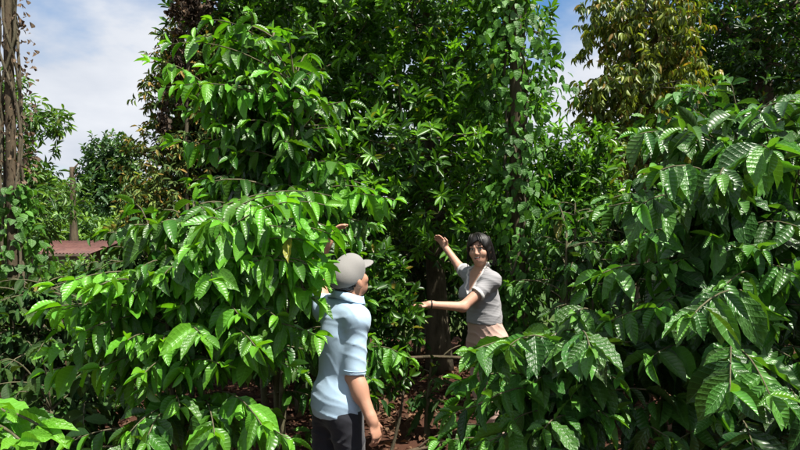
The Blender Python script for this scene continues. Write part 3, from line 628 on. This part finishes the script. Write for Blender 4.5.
# ------------------------------------------------------------------ people: implicit surfaces polygonised with surface nets
class Field:
    def __init__(s, lo, hi, h):
        s.lo = np.array(lo, float); s.h = h; s.n = np.ceil((np.array(hi) - s.lo) / h).astype(int) + 1; s.f = np.full(s.n, .06, np.float32)
    def copy(s):
        q = Field.__new__(Field); q.lo, q.h, q.n, q.f = s.lo, s.h, s.n, s.f.copy(); return q
    def grid(s, lo, hi):
        a = np.clip(np.floor((lo - s.lo) / s.h).astype(int), 0, s.n - 1); b = np.clip(np.ceil((hi - s.lo) / s.h).astype(int) + 1, 1, s.n)
        sl = tuple(slice(i, j) for i, j in zip(a, b)); ax = [s.lo[k] + s.h * np.arange(a[k], b[k]) for k in range(3)]
        return sl, np.stack(np.meshgrid(*ax, indexing='ij'), -1)
    def put(s, sl, d, k):
        f = s.f[sl]
        if k > 0: hh = np.maximum(k - np.abs(f - d), 0) / k; s.f[sl] = np.minimum(f, d) - hh * hh * k * .25
        else: s.f[sl] = np.minimum(f, d)
    def cone(s, a, b, ra, rb, k=.03, grow=0.):
        a, b = np.array(a, float), np.array(b, float); r = max(ra, rb) + grow + .06; sl, G = s.grid(np.minimum(a, b) - r, np.maximum(a, b) + r)
        t = np.clip(((G - a) @ (b - a)) / max((b - a) @ (b - a), 1e-9), 0, 1); d = np.linalg.norm(G - a - t[..., None] * (b - a), axis=-1) - (ra + (rb - ra) * t) - grow
        s.put(sl, d, k)
    def ell(s, c, r, ax=None, k=.03, grow=0., sub=False):
        c = np.array(c, float); r = np.array(r, float) + grow; m = max(r) + .06; sl, G = s.grid(c - m, c + m); q = G - c
        if ax is not None: q = q @ np.array(ax).T          # rows of ax are the axes
        k0 = np.linalg.norm(q / r, axis=-1); k1 = np.linalg.norm(q / r ** 2, axis=-1); d = k0 * (k0 - 1) / np.maximum(k1, 1e-6)
        if sub: s.f[sl] = np.maximum(s.f[sl], -d)
        else: s.put(sl, d, k)
    def at(s, p):
        i = np.clip(np.round((np.asarray(p) - s.lo) / s.h).astype(int), 0, s.n - 1); return float(s.f[tuple(i)])
    def pts(s): 
        ax = [s.lo[k] + s.h * np.arange(s.n[k]) for k in range(3)]; return np.meshgrid(*ax, indexing='ij')
    def mesh(s):
        f = s.f; sg = f < 0; n = np.array(f.shape) - 1
        cnt = np.zeros(n, np.int8); cor = [(i, j, k) for i in (0, 1) for j in (0, 1) for k in (0, 1)]
        sub = lambda A, c: A[c[0]:c[0] + n[0], c[1]:c[1] + n[1], c[2]:c[2] + n[2]]
        for c in cor: cnt += sub(sg, c)
        act = (cnt > 0) & (cnt < 8); idx = np.argwhere(act); vid = np.full(n, -1, np.int64); vid[act] = np.arange(len(idx))
        acc = np.zeros((len(idx), 3)); num = np.zeros(len(idx))
        for a in cor:
            for ax in range(3):
                if a[ax]: continue
                b = list(a); b[ax] = 1; A = idx + a; B = idx + b; fa = f[tuple(A.T)]; fb = f[tuple(B.T)]; cr = (fa < 0) != (fb < 0)
                t = np.where(cr, fa / np.where(cr, fa - fb, 1), 0); p = A + t[:, None] * (B - A); acc[cr] += p[cr]; num[cr] += 1
        V = s.lo + s.h * acc / num[:, None]; Q = []
        for ax in range(3):
            o = [k for k in range(3) if k != ax]
            sa = [slice(0, n[k]) for k in range(3)]; sb = list(sa); sb[ax] = slice(1, n[ax] + 1)
            e = sg[tuple(sa)] != sg[tuple(sb)]; e = np.argwhere(e); e = e[(e[:, o[0]] > 0) & (e[:, o[1]] > 0)]
            def cellid(d0, d1):
                q = e.copy(); q[:, o[0]] -= d0; q[:, o[1]] -= d1; return vid[tuple(q.T)]
            q = np.stack([cellid(1, 1), cellid(0, 1), cellid(0, 0), cellid(1, 0)], -1); flip = sg[tuple(e.T)]
            if ax == 1: flip = ~flip
            q[~flip] = q[~flip][:, ::-1]; Q.append(q[(q >= 0).all(1)])
        return V, np.concatenate(Q)
def skin_mat(name, a, b):
    m = NT(name); f = m.noise(40, 4); g = m.noise(7, 3); c = m.mix(g, a, b); c = m.mix(m.math('MULTIPLY', f, .4), c, tuple(q * .68 for q in a))
    return m.done(m.bsdf(c, .55, m.bump(m.noise(130, 4, .7), .3, .003), .4, Subsurface_Weight=.12, Subsurface_Scale=.01, Subsurface_Radius=(1., .35, .2)))
def cloth_mat(name, col, weave=420, rough=.85, stripes=None, folds=8):
    m = NT(name); tcn = m.n('ShaderNodeTexCoord').outputs['Object']; f = m.noise(weave, 2, .5, tcn); g = m.noise(5, 4, .6, tcn)
    c = m.mix(m.math('MULTIPLY', g, .35), col, tuple(q * .72 for q in col)); h = f
    if stripes:
        sp = m.n('ShaderNodeSeparateXYZ'); m.l(tcn, sp.inputs[0])
        ang = m.math('MULTIPLY', m.math('SINE', m.math('MULTIPLY', sp.outputs[2], stripes)), .5)
        c = m.mix(m.math('MULTIPLY_ADD', ang, .14, .08), c, tuple(q * .55 for q in col)); h = m.math('ADD', f, ang)
    mp = m.n('ShaderNodeMapping'); mp.inputs['Scale'].default_value = (1, 1, .55); mp.inputs['Rotation'].default_value = (.4, .5, 0); m.l(tcn, mp.inputs[0])
    big = m.n('ShaderNodeTexNoise'); big.inputs['Scale'].default_value = folds; big.inputs['Detail'].default_value = 1.5; big.inputs['Distortion'].default_value = .6; m.l(mp.outputs[0], big.inputs['Vector'])
    b2 = m.n('ShaderNodeBump'); b2.inputs['Strength'].default_value = .3; b2.inputs['Distance'].default_value = .02; m.l(big.outputs[0], b2.inputs['Height']); m.l(m.bump(h, .35, .003), b2.inputs['Normal'])
    return m.done(m.bsdf(c, rough, b2.outputs[0], .25, Sheen_Weight=.15))
M['skin'] = skin_mat('skin', (.42, .215, .14), (.50, .27, .18)); M['skin_f'] = skin_mat('skin_light', (.47, .25, .17), (.56, .32, .23))
M['polo'] = cloth_mat('pale_blue_cotton', (.40, .55, .70), stripes=None); M['trouser'] = cloth_mat('dark_cotton', (.018, .019, .026)); M['cap'] = cloth_mat('grey_twill', (.23, .222, .212), 300, folds=5)
M['knit'] = cloth_mat('grey_knit', (.29, .285, .295), 260, .9, 800.); M['trim'] = cloth_mat('pale_trim', (.58, .56, .54)); M['beige'] = cloth_mat('dusty_pink_cotton', (.50, .34, .28))
m = NT('black_hair'); mp = m.n('ShaderNodeMapping'); mp.inputs['Scale'].default_value = (160, 160, 8); m.l(m.n('ShaderNodeTexCoord').outputs['Object'], mp.inputs[0])
f = m.noise(1.0, 3, .6, mp.outputs[0]); M['hair'] = m.done(m.bsdf(m.ramp(f, [(.3, (.004, .0035, .0035)), (.75, (.014, .011, .010))]), .42, m.bump(f, .35, .004), .4))
def plain(name, c, rough=.4): 
    m = NT(name); f = m.noise(60, 2); return m.done(m.bsdf(m.mix(m.math('MULTIPLY', f, .2), c, tuple(q * .7 for q in c)), rough))
M['eye'] = plain('eye_white', (.7, .68, .65), .2); M['iris'] = plain('iris', (.012, .008, .006), .12); M['lip'] = plain('lip', (.38, .15, .12), .45); M['teeth'] = plain('teeth', (.75, .72, .66), .3)
M['mouth'] = plain('mouth_inside', (.05, .015, .012), .6); M['band'] = plain('dark_strap', (.03, .025, .02), .35); M['shoe'] = plain('shoe_rubber', (.04, .035, .03), .6)

def creases(G, seed, amp):
    r = np.random.default_rng(seed); X, Y, Z = G; out = 0
    wx = .02 * np.sin(17 * Z + 9 * X + 1) + .012 * np.sin(31 * X - 12 * Z); wz = .03 * np.sin(8 * X + 11 * Y + 2)
    for k, (fq, tilt) in enumerate(((26, .5), (33, -.75), (44, .25), (38, 1.3))):
        q = fq * ((Z + wz) + tilt * (X + wx) + .5 * tilt * Y) + r.random() * 6; mask = np.clip(np.sin(7 * X + 5 * Z + r.random() * 6) * np.sin(6 * Y - 8 * Z + r.random() * 6) * 1.6 + .25, 0, 1)
        out = out + mask * ((1 - np.abs(np.sin(q))) ** 2.5 - .25)
    return -amp * out
def wrinkle(G, seed, amp):
    r = np.random.default_rng(seed); X, Y, Z = G; out = 0
    wx = .03 * np.sin(11 * Z + 5 * X); wy = .03 * np.sin(9 * X + 7 * Y + 2)
    for k, fq in enumerate((24, 37, 52)):
        d = r.normal(size=3); d /= np.linalg.norm(d); out = out + np.sin(fq * (d[0] * (X + wx) + d[1] * (Y + wy) + d[2] * (Z + wx)) + r.random() * 6) / (k + 1.2)
    return amp * out
def hand(F, wrist, d, palm, thumb, curl=.5, sz=1., kk=.008):
    """palm and five unequal bent fingers; d along the hand, palm = palm facing, thumb = towards the thumb side"""
    d = unit(*d); t = np.array(thumb, float); t = t - d * (t @ d); t /= np.linalg.norm(t); pn = np.cross(d, t); pn = pn if pn @ np.array(palm) > 0 else -pn
    w = np.array(wrist, float)
    F.cone(w - d * .02, w + d * .02 * sz, .024 * sz, .022 * sz, .02)
    F.ell(w + d * .055 * sz, (.046 * sz, .038 * sz, .0145 * sz), [d, t, pn], .012)
    for j, (o, ln) in enumerate(((.028, .072), (.0095, .08), (-.009, .075), (-.027, .06))):
        b = w + d * (.088 - .004 * abs(j - 1.2)) * sz + t * o * sz; a = .25 * curl; p = b
        for q, (f_, rr_) in enumerate(((.45, .0088), (.32, .0082), (.23, .0072))):
            a += curl * (.55 if q else .5); dd = d * math.cos(a) + pn * math.sin(a) + t * o * 1.5 * (1 - curl); e = p + dd * ln * f_ * sz; F.cone(p, e, rr_ * sz, rr_ * .92 * sz, .004); p = e
    b = w + d * .028 * sz + t * .03 * sz; e = b + (d * .65 + t * .65 + pn * .35) * .042 * sz; F.cone(b, e, .0125 * sz, .0105 * sz, .01); F.cone(e, e + (d * .9 + t * .2 + pn * .3 * (1 + curl)) * .032 * sz, .0102 * sz, .0082 * sz, .004)
def person_obj(name, f, mat, root, cut=True):
    V, Q = f.mesh(); me = mesh_np(name, V - np.array(root.location), quads=Q); o = link(name, me, mat, root)
    md = o.modifiers.new('smooth', 'SMOOTH'); md.factor = .5; md.iterations = 2
    return o
def head_frame(f, up=(0, 0, 1)):
    f = unit(*f); u = np.array(up, float); u -= f * (u @ f); u /= np.linalg.norm(u); r = np.cross(f, u); return f, r, u
def blob(name, c, r, ax, mat, root, n=10):
    th = np.linspace(0, np.pi, n); ph = np.linspace(0, 2 * np.pi, n * 2, endpoint=False); A, B = np.meshgrid(th, ph, indexing='ij')
    q = np.stack([np.sin(A) * np.cos(B), np.sin(A) * np.sin(B), np.cos(A)], -1).reshape(-1, 3) * np.array(r); V = q @ np.array(ax) + np.array(c); w = n * 2
    Q = [(i * w + j, (i + 1) * w + j, (i + 1) * w + (j + 1) % w, i * w + (j + 1) % w) for i in range(n - 1) for j in range(w)]
    return link(name, mesh_np(name, V - np.array(root.location), quads=np.array(Q)), mat, root)
def head(F, c, fr, s=1., female=False):
    f, r, u = fr; ax = [r, f, u]; c = np.array(c)
    at = lambda a, b, h_: c + s * (r * a + f * b + u * h_)
    F.ell(at(0, -.012, .03), np.array([.074, .094, .088]) * s, ax, .03)          # cranium
    F.ell(at(0, .022, -.03), np.array([.060, .068, .082]) * s, ax, .03)          # face
    F.ell(at(0, .045, -.078), np.array([.034, .036, .032]) * s, ax, .03)         # chin
    for sg in (-1, 1):
        F.ell(at(sg * .038, .058, -.026), np.array([.027, .024, .025]) * s, ax, .02)    # cheeks
        F.ell(at(sg * .075, -.008, -.01), np.array([.011, .018, .031]) * s, ax, .008)  # ears
        F.ell(at(sg * .031, .095, .008), np.array([.016, .011, .009]) * s, ax, .0, sub=True)   # eye sockets
        F.ell(at(sg * .031, .083, .024), np.array([.022, .012, .008]) * s, ax, .012)   # brow ridge
        F.ell(at(sg * .010, .090, -.032), np.array([.008, .009, .007]) * s, ax, .006)  # nostrils
    F.cone(at(0, .088, .006), at(0, .099 if female else .104, -.027), .006 * s, (.0095 if female else .012) * s, .012)      # nose
    return at
def build_man():
    base = np.array([-.34, 3.5, 0]); base[2] = float(ground_z(base[0], base[1]))
    root = empty('person', tuple(base), 'person in a grey cap, pale blue polo shirt and dark trousers reaching into leaves', 'person')
    Fd = unit(.8, .6, 0); R = unit(.6, -.8, 0); U = np.array([0, 0, 1.]); ax = [R, Fd, U]; g = base[2]
    pel = np.array([-.345, 3.5, .90]); che = np.array([-.318, 3.51, 1.23]); nk = np.array([-.292, 3.525, 1.44]); hd = np.array([-.276, 3.545, 1.572])
    Rs = np.array([-.228, 3.40, 1.375]); Re = np.array([-.243, 3.38, 1.075]); Rw = np.array([-.145, 3.31, .865])
    Ls = np.array([-.425, 3.645, 1.385]); Le = np.array([-.515, 3.80, 1.60]); Lw = np.array([-.425, 3.76, 1.775])
    F = Field((-.72, 3.12, g - .02), (.12, 4.05, 1.98), .0062)
    def torso(F, gr=0., k=.05):
        F.ell(pel, (.150, .110, .14), ax, k, gr); F.ell((pel + che) / 2 + Fd * .012, (.134, .107, .2), ax, k, gr); F.ell(che, (.15, .107, .19), ax, k, gr)
        F.cone(Rs, Ls, .055, .055, k, gr); F.cone(nk - U * .01, Rs + U * .01, .05, .05, k, gr); F.cone(nk - U * .01, Ls + U * .01, .05, .05, k, gr)
    def legs(F, gr=0.):
        for sg, fo in ((1, .02), (-1, -.06)):
            hip = pel + R * .085 * sg - U * .06; kn = np.array([pel[0] + R[0] * .1 * sg + Fd[0] * (fo + .03), pel[1] + R[1] * .1 * sg + Fd[1] * (fo + .03), g + .47]); an = np.array([kn[0], kn[1], g + .08]) - Fd * .06
            F.cone(hip, kn, .086, .058, .04, gr); F.cone(kn, an, .056, .038 if gr == 0 else .05, .03, gr)
            if gr == 0: F.ell(an + Fd * .07 - U * .04, (.045, .125, .045), ax, .03)
    torso(F); legs(F); F.cone(nk - U * .03, hd - U * .04, .058, .056, .04)
    F.cone(Rs, Re, .052, .042, .03); F.cone(Re, Rw, .043, .029, .02); F.ell(Re * .7 + Rw * .3, (.046, .044, .07), [R, Fd, U], .03)
    F.cone(Ls, Le, .052, .042, .03); F.cone(Le, Lw, .042, .029, .02)
    hand(F, Rw, (.30, -.10, -.95), (-.7, .5, -.1), (.5, .6, .1), .75); hand(F, Lw, (.45, .1, .75), (.7, -.4, -.5), (.2, -.6, .6), .65)
    fr = head_frame((.62, .66, .50)); at = head(F, hd, fr, 1.02)
    body = person_obj('body', F, M['skin'], root)
    X, Y, Z = F.pts(); G = (X, Y, Z)
    # trousers
    T = Field.__new__(Field); T.lo, T.h, T.n, T.f = F.lo, F.h, F.n, np.full(F.n, .06, np.float32)
    T.ell(pel, (.150, .110, .14), ax, .05, .006); legs(T, .012); T.f += creases(G, 4, .006).astype(np.float32)
    T.f = np.maximum(T.f, (Z - (pel[2] + .03)).astype(np.float32)); T.f = np.maximum(T.f, (g + .07 - Z).astype(np.float32)); person_obj('trousers', T, M['trouser'], root)
    # polo shirt
    S = Field.__new__(Field); S.lo, S.h, S.n, S.f = F.lo, F.h, F.n, np.full(F.n, .06, np.float32)
    torso(S, .010, .05); S.ell(pel + U * .01, (.170, .130, .18), ax, .04)
    sl = Field.__new__(Field); sl.lo, sl.h, sl.n, sl.f = F.lo, F.h, F.n, np.full(F.n, .06, np.float32)
    bands = []
    for a, b, c in ((Rs, Re, .95), (Ls, Le, .85)):
        e = a + (b - a) * c; sl.cone(a, e, .056, .062, .03); dv = (e - a) / np.linalg.norm(e - a); bands.append((e, dv)); pl = (X - e[0]) * dv[0] + (Y - e[1]) * dv[1] + (Z - e[2]) * dv[2]
        near = (X - e[0]) ** 2 + (Y - e[1]) ** 2 + (Z - e[2]) ** 2 < .15 ** 2; sl.f = np.where(near, np.maximum(sl.f, pl), sl.f).astype(np.float32)
    kk = .03; hh = np.maximum(kk - np.abs(S.f - sl.f), 0) / kk; S.f = np.minimum(S.f, sl.f) - hh * hh * kk * .25
    S.f += creases(G, 9, .0045).astype(np.float32)
    S.f = np.maximum(S.f, (pel[2] - .06 + .006 * np.sin(14 * X) - Z).astype(np.float32))
    nd = unit(*(np.array([.1, .05, 1.])));  S.f = np.maximum(S.f, ((X - nk[0]) * nd[0] + (Y - nk[1]) * nd[1] + (Z - nk[2] - .035) * nd[2]).astype(np.float32))
    
    shirt_o = person_obj('polo_shirt', S, M['polo'], root)
    def surf(a, z, gap):
        dv = Fd * math.cos(a) + R * math.sin(a); c = nk + (hd - nk) * ((z - nk[2]) / (hd[2] - nk[2])); rad = .03
        while rad < .13 and F.at(c + dv * rad) < gap: rad += .001
        return c + dv * rad
    n_ = 48; V = []
    for k in range(n_):
        a = 2 * np.pi * k / n_; fwd = math.cos(a); op = .012 * max(0, fwd) ** 4
        V += [surf(a, nk[2] + .022 - .02 * fwd, .004), surf(a, nk[2] + .060 - .022 * fwd, .006), surf(a, nk[2] + .058 - .022 * fwd, .011), surf(a, nk[2] + .022 - .024 * fwd - op, .021), surf(a, nk[2] + .018 - .024 * fwd - op, .016)]
    V = np.array(V); Q = [(5 * k + r_, 5 * ((k + 1) % n_) + r_, 5 * ((k + 1) % n_) + (r_ + 1) % 5, 5 * k + (r_ + 1) % 5) for k in range(n_) for r_ in range(5)]
    link('collar', mesh_np('collar', V - base, quads=np.array(Q)), M['polo'], root).parent = shirt_o
    for e, dv in bands:
        A = unit(*np.cross(dv, [.3, .9, .2])); Bv = np.cross(dv, A); a = np.linspace(0, 2 * np.pi, 33)
        for off in (-.022,): tube_obj('sleeve_stitching', tube(e + dv * off + .0628 * (np.cos(a)[:, None] * A + np.sin(a)[:, None] * Bv), .0018, 5), M['polo'], root).parent = shirt_o
    # hair and cap
    f, r, u = fr; hx = [r, f, u]
    Hh = Field.__new__(Field); Hh.lo, Hh.h, Hh.n, Hh.f = F.lo, F.h, F.n, np.full(F.n, .06, np.float32)
    Hh.ell(at(0, -.016, .022), (.080, .098, .09), hx, 0); D = np.stack([X, Y, Z], -1) - at(0, 0, 0); Hh.f = np.maximum(Hh.f, (D @ (f * .75 - u * .35) - .028).astype(np.float32)); Hh.f = np.maximum(Hh.f, (-(D @ u) - .055).astype(np.float32)); Hh.f = np.maximum(Hh.f, -(F.f - .001)).astype(np.float32)
    person_obj('hair', Hh, M['hair'], root)
    K = Field.__new__(Field); K.lo, K.h, K.n, K.f = F.lo, F.h, F.n, np.full(F.n, .06, np.float32)
    K.ell(at(0, -.008, .042), (.087, .108, .094), hx, 0); K.ell(at(0, .05, .07), (.075, .06, .06), hx, .04); K.f += wrinkle(G, 21, .0012).astype(np.float32)
    K.f = np.maximum(K.f, (-(D @ (u * .97 + f * .12)) - .004).astype(np.float32)); cap_o = person_obj('cap', K, M['cap'], root)
    B = Field.__new__(Field); B.lo, B.h, B.n, B.f = F.lo, F.h, F.n, np.full(F.n, .06, np.float32)
    t_ = unit(*(u + f * -.12)); B.ell(at(0, .108, .03), (.076, .075, .010), [r, unit(*(f - u * .16)), unit(*(u + f * .16))], 0); person_obj('brim', B, M['cap'], root).parent = cap_o
    blob('button', at(0, -.008, .136), (.008, .008, .005), hx, M['cap'], root).parent = cap_o
    for sg in (-1, 1):
        ey = blob('eye', at(sg * .032, .083, .008), (.013, .012, .010), hx, M['eye'], root); blob('iris', at(sg * .032, .093, .008), (.006, .004, .006), hx, M['iris'], root).parent = ey
    blob('lips', at(0, .083, -.064), (.023, .008, .007), hx, M['lip'], root)
    for sg, fo in ((1, .02), (-1, -.06)):
        c = np.array([pel[0] + R[0] * .1 * sg + Fd[0] * (fo + .04), pel[1] + R[1] * .1 * sg + Fd[1] * (fo + .04), g + .045]); blob('shoe', c, (.052, .14, .055), ax, M['shoe'], root)
def build_woman():
    base = np.array([.64, 4.78, 0]); base[2] = float(ground_z(base[0], base[1]))
    root = empty('person', tuple(base), 'person in a grey short-sleeved knit top with black bobbed hair, arms out to leaves', 'person')
    Fd = unit(-.85, -.53, 0); Lf = unit(.53, -.85, 0); U = np.array([0, 0, 1.]); ax = [Lf, Fd, U]; g = base[2]
    pel = np.array([.655, 4.76, 1.03]); wai = np.array([.628, 4.75, 1.16]); che = np.array([.60, 4.75, 1.37]); nk = np.array([.606, 4.745, 1.515]); hd = np.array([.588, 4.71, 1.672])
    Ls = np.array([.672, 4.63, 1.455]); Le = np.array([.445, 4.52, 1.278]); Lw = np.array([.205, 4.47, 1.302])
    Rs = np.array([.53, 4.865, 1.47]); Re = np.array([.475, 5.06, 1.51]); Rw = np.array([.372, 5.13, 1.655])
    F = Field((0.02, 4.2, g - .02), (1.0, 5.4, 1.85), .0062)
    new = lambda: (lambda q: (setattr(q, 'lo', F.lo), setattr(q, 'h', F.h), setattr(q, 'n', F.n), setattr(q, 'f', np.full(F.n, .06, np.float32)), q)[-1])(Field.__new__(Field))
    def torso(F, gr=0., k=.05, low=True):
        if low: F.ell(pel - U * .03, (.165, .125, .13), ax, k, gr)
        F.ell(wai, (.128, .10, .14), ax, k, gr); F.ell(che - U * .02, (.140, .102, .16), ax, k, gr)
        for sg in (-1, 1): F.ell(che + Lf * .065 * sg + Fd * .075 - U * .03, (.062, .055, .06), ax, .04, gr)
        F.cone(Ls, Rs, .043, .043, k, gr); F.cone(nk - U * .02, Ls, .04, .042, k, gr); F.cone(nk - U * .02, Rs, .04, .042, k, gr)
    def legs(F, gr=0.):
        for sg in (1, -1):
            hip = pel + Lf * .085 * sg - U * .09; kn = np.array([*(pel + Lf * .09 * sg + Fd * .03 * sg)[:2], g + .43]); an = np.array([*(kn - Fd * .04)[:2], g + .07])
            F.cone(hip, kn, .088, .056, .04, gr); F.cone(kn, an, .054, .036 if gr == 0 else .048, .03, gr)
            if gr == 0: F.ell(an + Fd * .06 - U * .035, (.04, .11, .04), ax, .03)
    torso(F); legs(F); F.cone(nk - U * .03, hd - U * .04, .047, .045, .035)
    F.cone(Ls, Le, .043, .036, .03); F.cone(Le, Lw, .036, .024, .02); F.cone(Rs, Re, .043, .036, .03); F.cone(Re, Rw, .036, .024, .02)
    hand(F, Lw, (-.97, -.15, -.08), (.0, -.2, -1.), (-.1, .9, .3), .35, .9); hand(F, Rw, (-.5, .2, .8), (-.6, -.5, .3), (.5, -.4, .3), .6, .9)
    fr = head_frame((-.42, -.90, .03), (-.10, 0, 1)); at = head(F, hd, fr, .97, True); f, r, u = fr; hx = [r, f, u]
    F.ell(at(0, .092, -.062), (.024, .016, .011), hx, 0, sub=True)
    person_obj('body', F, M['skin_f'], root)
    X, Y, Z = F.pts(); G = (X, Y, Z)
    T = new(); T.ell(pel - U * .03, (.165, .125, .13), ax, .05, .01); T.ell(wai - U * .04, (.132, .105, .10), ax, .05, .01); legs(T, .02); T.f += creases(G, 5, .005).astype(np.float32)
    T.f = np.maximum(T.f, (Z - (wai[2] - .005)).astype(np.float32)); T.f = np.maximum(T.f, (g + .08 - Z).astype(np.float32)); person_obj('trousers', T, M['beige'], root)
    S = new(); torso(S, .010, .05, False); S.cone(wai - U * .06, wai + U * .1, .118, .112, .06)
    sl = new()
    cuffs = []
    for a, b, c in ((Ls, Le, .52), (Rs, Re, .6)):
        e = a + (b - a) * c; sl.cone(a, e, .047, .054, .03); dv = (e - a) / np.linalg.norm(e - a); pl = (X - e[0]) * dv[0] + (Y - e[1]) * dv[1] + (Z - e[2]) * dv[2]
        near = (X - e[0]) ** 2 + (Y - e[1]) ** 2 + (Z - e[2]) ** 2 < .13 ** 2; sl.f = np.where(near, np.maximum(sl.f, pl), sl.f).astype(np.float32)
        cu = new(); cu.cone(e - dv * .012, e + dv * .004, .057, .058, 0); cu.f = np.maximum(cu.f, pl - .006); cu.f = np.maximum(cu.f, -pl - .02).astype(np.float32); cu.f = np.maximum(cu.f, -(F.f - .004)).astype(np.float32); cuffs.append(cu)
    kk = .03; hh = np.maximum(kk - np.abs(S.f - sl.f), 0) / kk; S.f = np.minimum(S.f, sl.f) - hh * hh * kk * .25
    S.f += creases(G, 12, .004).astype(np.float32); S.f = np.maximum(S.f, (wai[2] - .03 - Z).astype(np.float32))
    # V neck
    D = np.stack([X - nk[0], Y - nk[1], Z - nk[2]], -1); fwd = D @ Fd; lat = np.abs(D @ Lf); cutv = (Z - (nk[2] + .01)) + np.maximum(fwd, 0) * 1.4 - lat * .8
    S.f = np.maximum(S.f, (cutv * .6).astype(np.float32)); 
    top_o = person_obj('knit_top', S, M['knit'], root)
    ring = []
    for a in np.linspace(0, 2 * np.pi, 57):
        dv = Fd * math.cos(a) + Lf * math.sin(a); rad = .02; p = nk
        while rad < .16:
            p = nk + dv * rad; p[2] = nk[2] + .01 - 1.4 * max(rad * math.cos(a), 0) + .8 * rad * abs(math.sin(a)) 
            if F.at(p) > .008: break
            rad += .001
        ring.append(p)
    tube_obj('collar', tube(np.array(ring), .0075, 8), M['trim'], root).parent = top_o
    for cu in cuffs: person_obj('cuff', cu, M['trim'], root).parent = top_o
    # bobbed hair with fringe
    D = np.stack([X, Y, Z], -1) - at(0, 0, 0); df, dr, du = D @ f, D @ r, D @ u
    Hh = new(); Hh.ell(at(0, -.016, .036), (.098, .113, .101), hx, 0); Hh.ell(at(.055, -.035, -.04), (.048, .068, .085), hx, .04); Hh.ell(at(-.055, -.035, -.04), (.05, .07, .095), hx, .04); Hh.ell(at(0, -.07, -.045), (.08, .05, .09), hx, .04)
    Hh.f += (.0018 * np.sin(95 * dr + 30 * df + 6 * np.sin(20 * du))).astype(np.float32)
    face = np.sqrt((dr / .066) ** 2 + ((du + .04) / .098) ** 2 ) - 1 - .10 * np.sin(3 + dr * 60)
    carve = np.where(df > .015, -face * .06, .05); Hh.f = np.maximum(Hh.f, carve.astype(np.float32)); Hh.f = np.maximum(Hh.f, -(F.f - .0005)).astype(np.float32)
    person_obj('hair', Hh, M['hair'], root)
    lk = []
    for k in range(60):
        a = random.uniform(-2.3, 2.3); s0 = at(.07 * math.sin(a), -.02 - .06 * math.cos(a), .10); s1 = at(.105 * math.sin(a), -.015 - .115 * math.cos(a), .02); s2 = at(.098 * math.sin(a) + random.uniform(-.02, .02), -.02 - .1 * math.cos(a), -.10 - random.uniform(0, .03)); lk.append(tube(bez(s0, s1 * 1.0, s2, 8), np.linspace(.0028, .001, 8), 4))
    for k in range(9):
        a = random.choice((-1, 1)) * random.uniform(.012, .055); lk.append(tube(bez(at(a * .6 + .015, .05, .125), at(a * 1.2, .105, .10), at(a * 1.4, .094, .058 - abs(a) * .9), 8), np.linspace(.003, .0012, 8), 4))
    tube_obj('hair_strands', lk, M['hair'], root)
    for sg in (-1, 1):
        ey = blob('eye', at(sg * .031, .0815, .008), (.0135, .011, .0085), hx, M['eye'], root); blob('iris', at(sg * .031 - .001, .0905, .007), (.0062, .004, .0062), hx, M['iris'], root).parent = ey
        tube_obj('eyebrow', tube(bez(at(sg * .014, .093, .029), at(sg * .03, .096, .036), at(sg * .05, .08, .026), 7), np.array([.0018, .0025, .0027, .0025, .0022, .0018, .001]), 5), M['hair'], root)
        tube_obj('eyelash', tube(bez(at(sg * .018, .0905, .011), at(sg * .031, .0965, .018), at(sg * .046, .0845, .011), 7), .0018, 5), M['hair'], root)
    blob('mouth', at(0, .080, -.062), (.021, .008, .010), hx, M['mouth'], root)
    tube_obj('lips', [tube(bez(at(-.027, .077, -.055), at(0, .097, -.048), at(.027, .077, -.055), 9), np.array([.0012, .002, .003, .0032, .003, .0032, .003, .002, .0012]), 6), tube(bez(at(-.027, .077, -.056), at(0, .095, -.086), at(.027, .077, -.056), 9), np.array([.0012, .0025, .0035, .0042, .0045, .0042, .0035, .0025, .0012]), 6)], M['lip'], root)
    blob('teeth', at(0, .0835, -.0565), (.016, .005, .004), hx, M['teeth'], root)
    d = unit(*(Lw - Le)); A = unit(*np.cross(d, U)); Bv = np.cross(d, A); a = np.linspace(0, 2 * np.pi, 25); c = Lw - d * .012
    ring = c + .0285 * (np.cos(a)[:, None] * A + np.sin(a)[:, None] * Bv); tube_obj('bracelet', tube(ring, .0055, 6), M['band'], root)
    for sg in (1, -1):
        k = pel + Lf * .09 * sg + Fd * (.03 * sg + .02); blob('shoe', (k[0], k[1], g + .04), (.046, .125, .048), ax, M['shoe'], root)
build_man(); build_woman()
build_leaves()
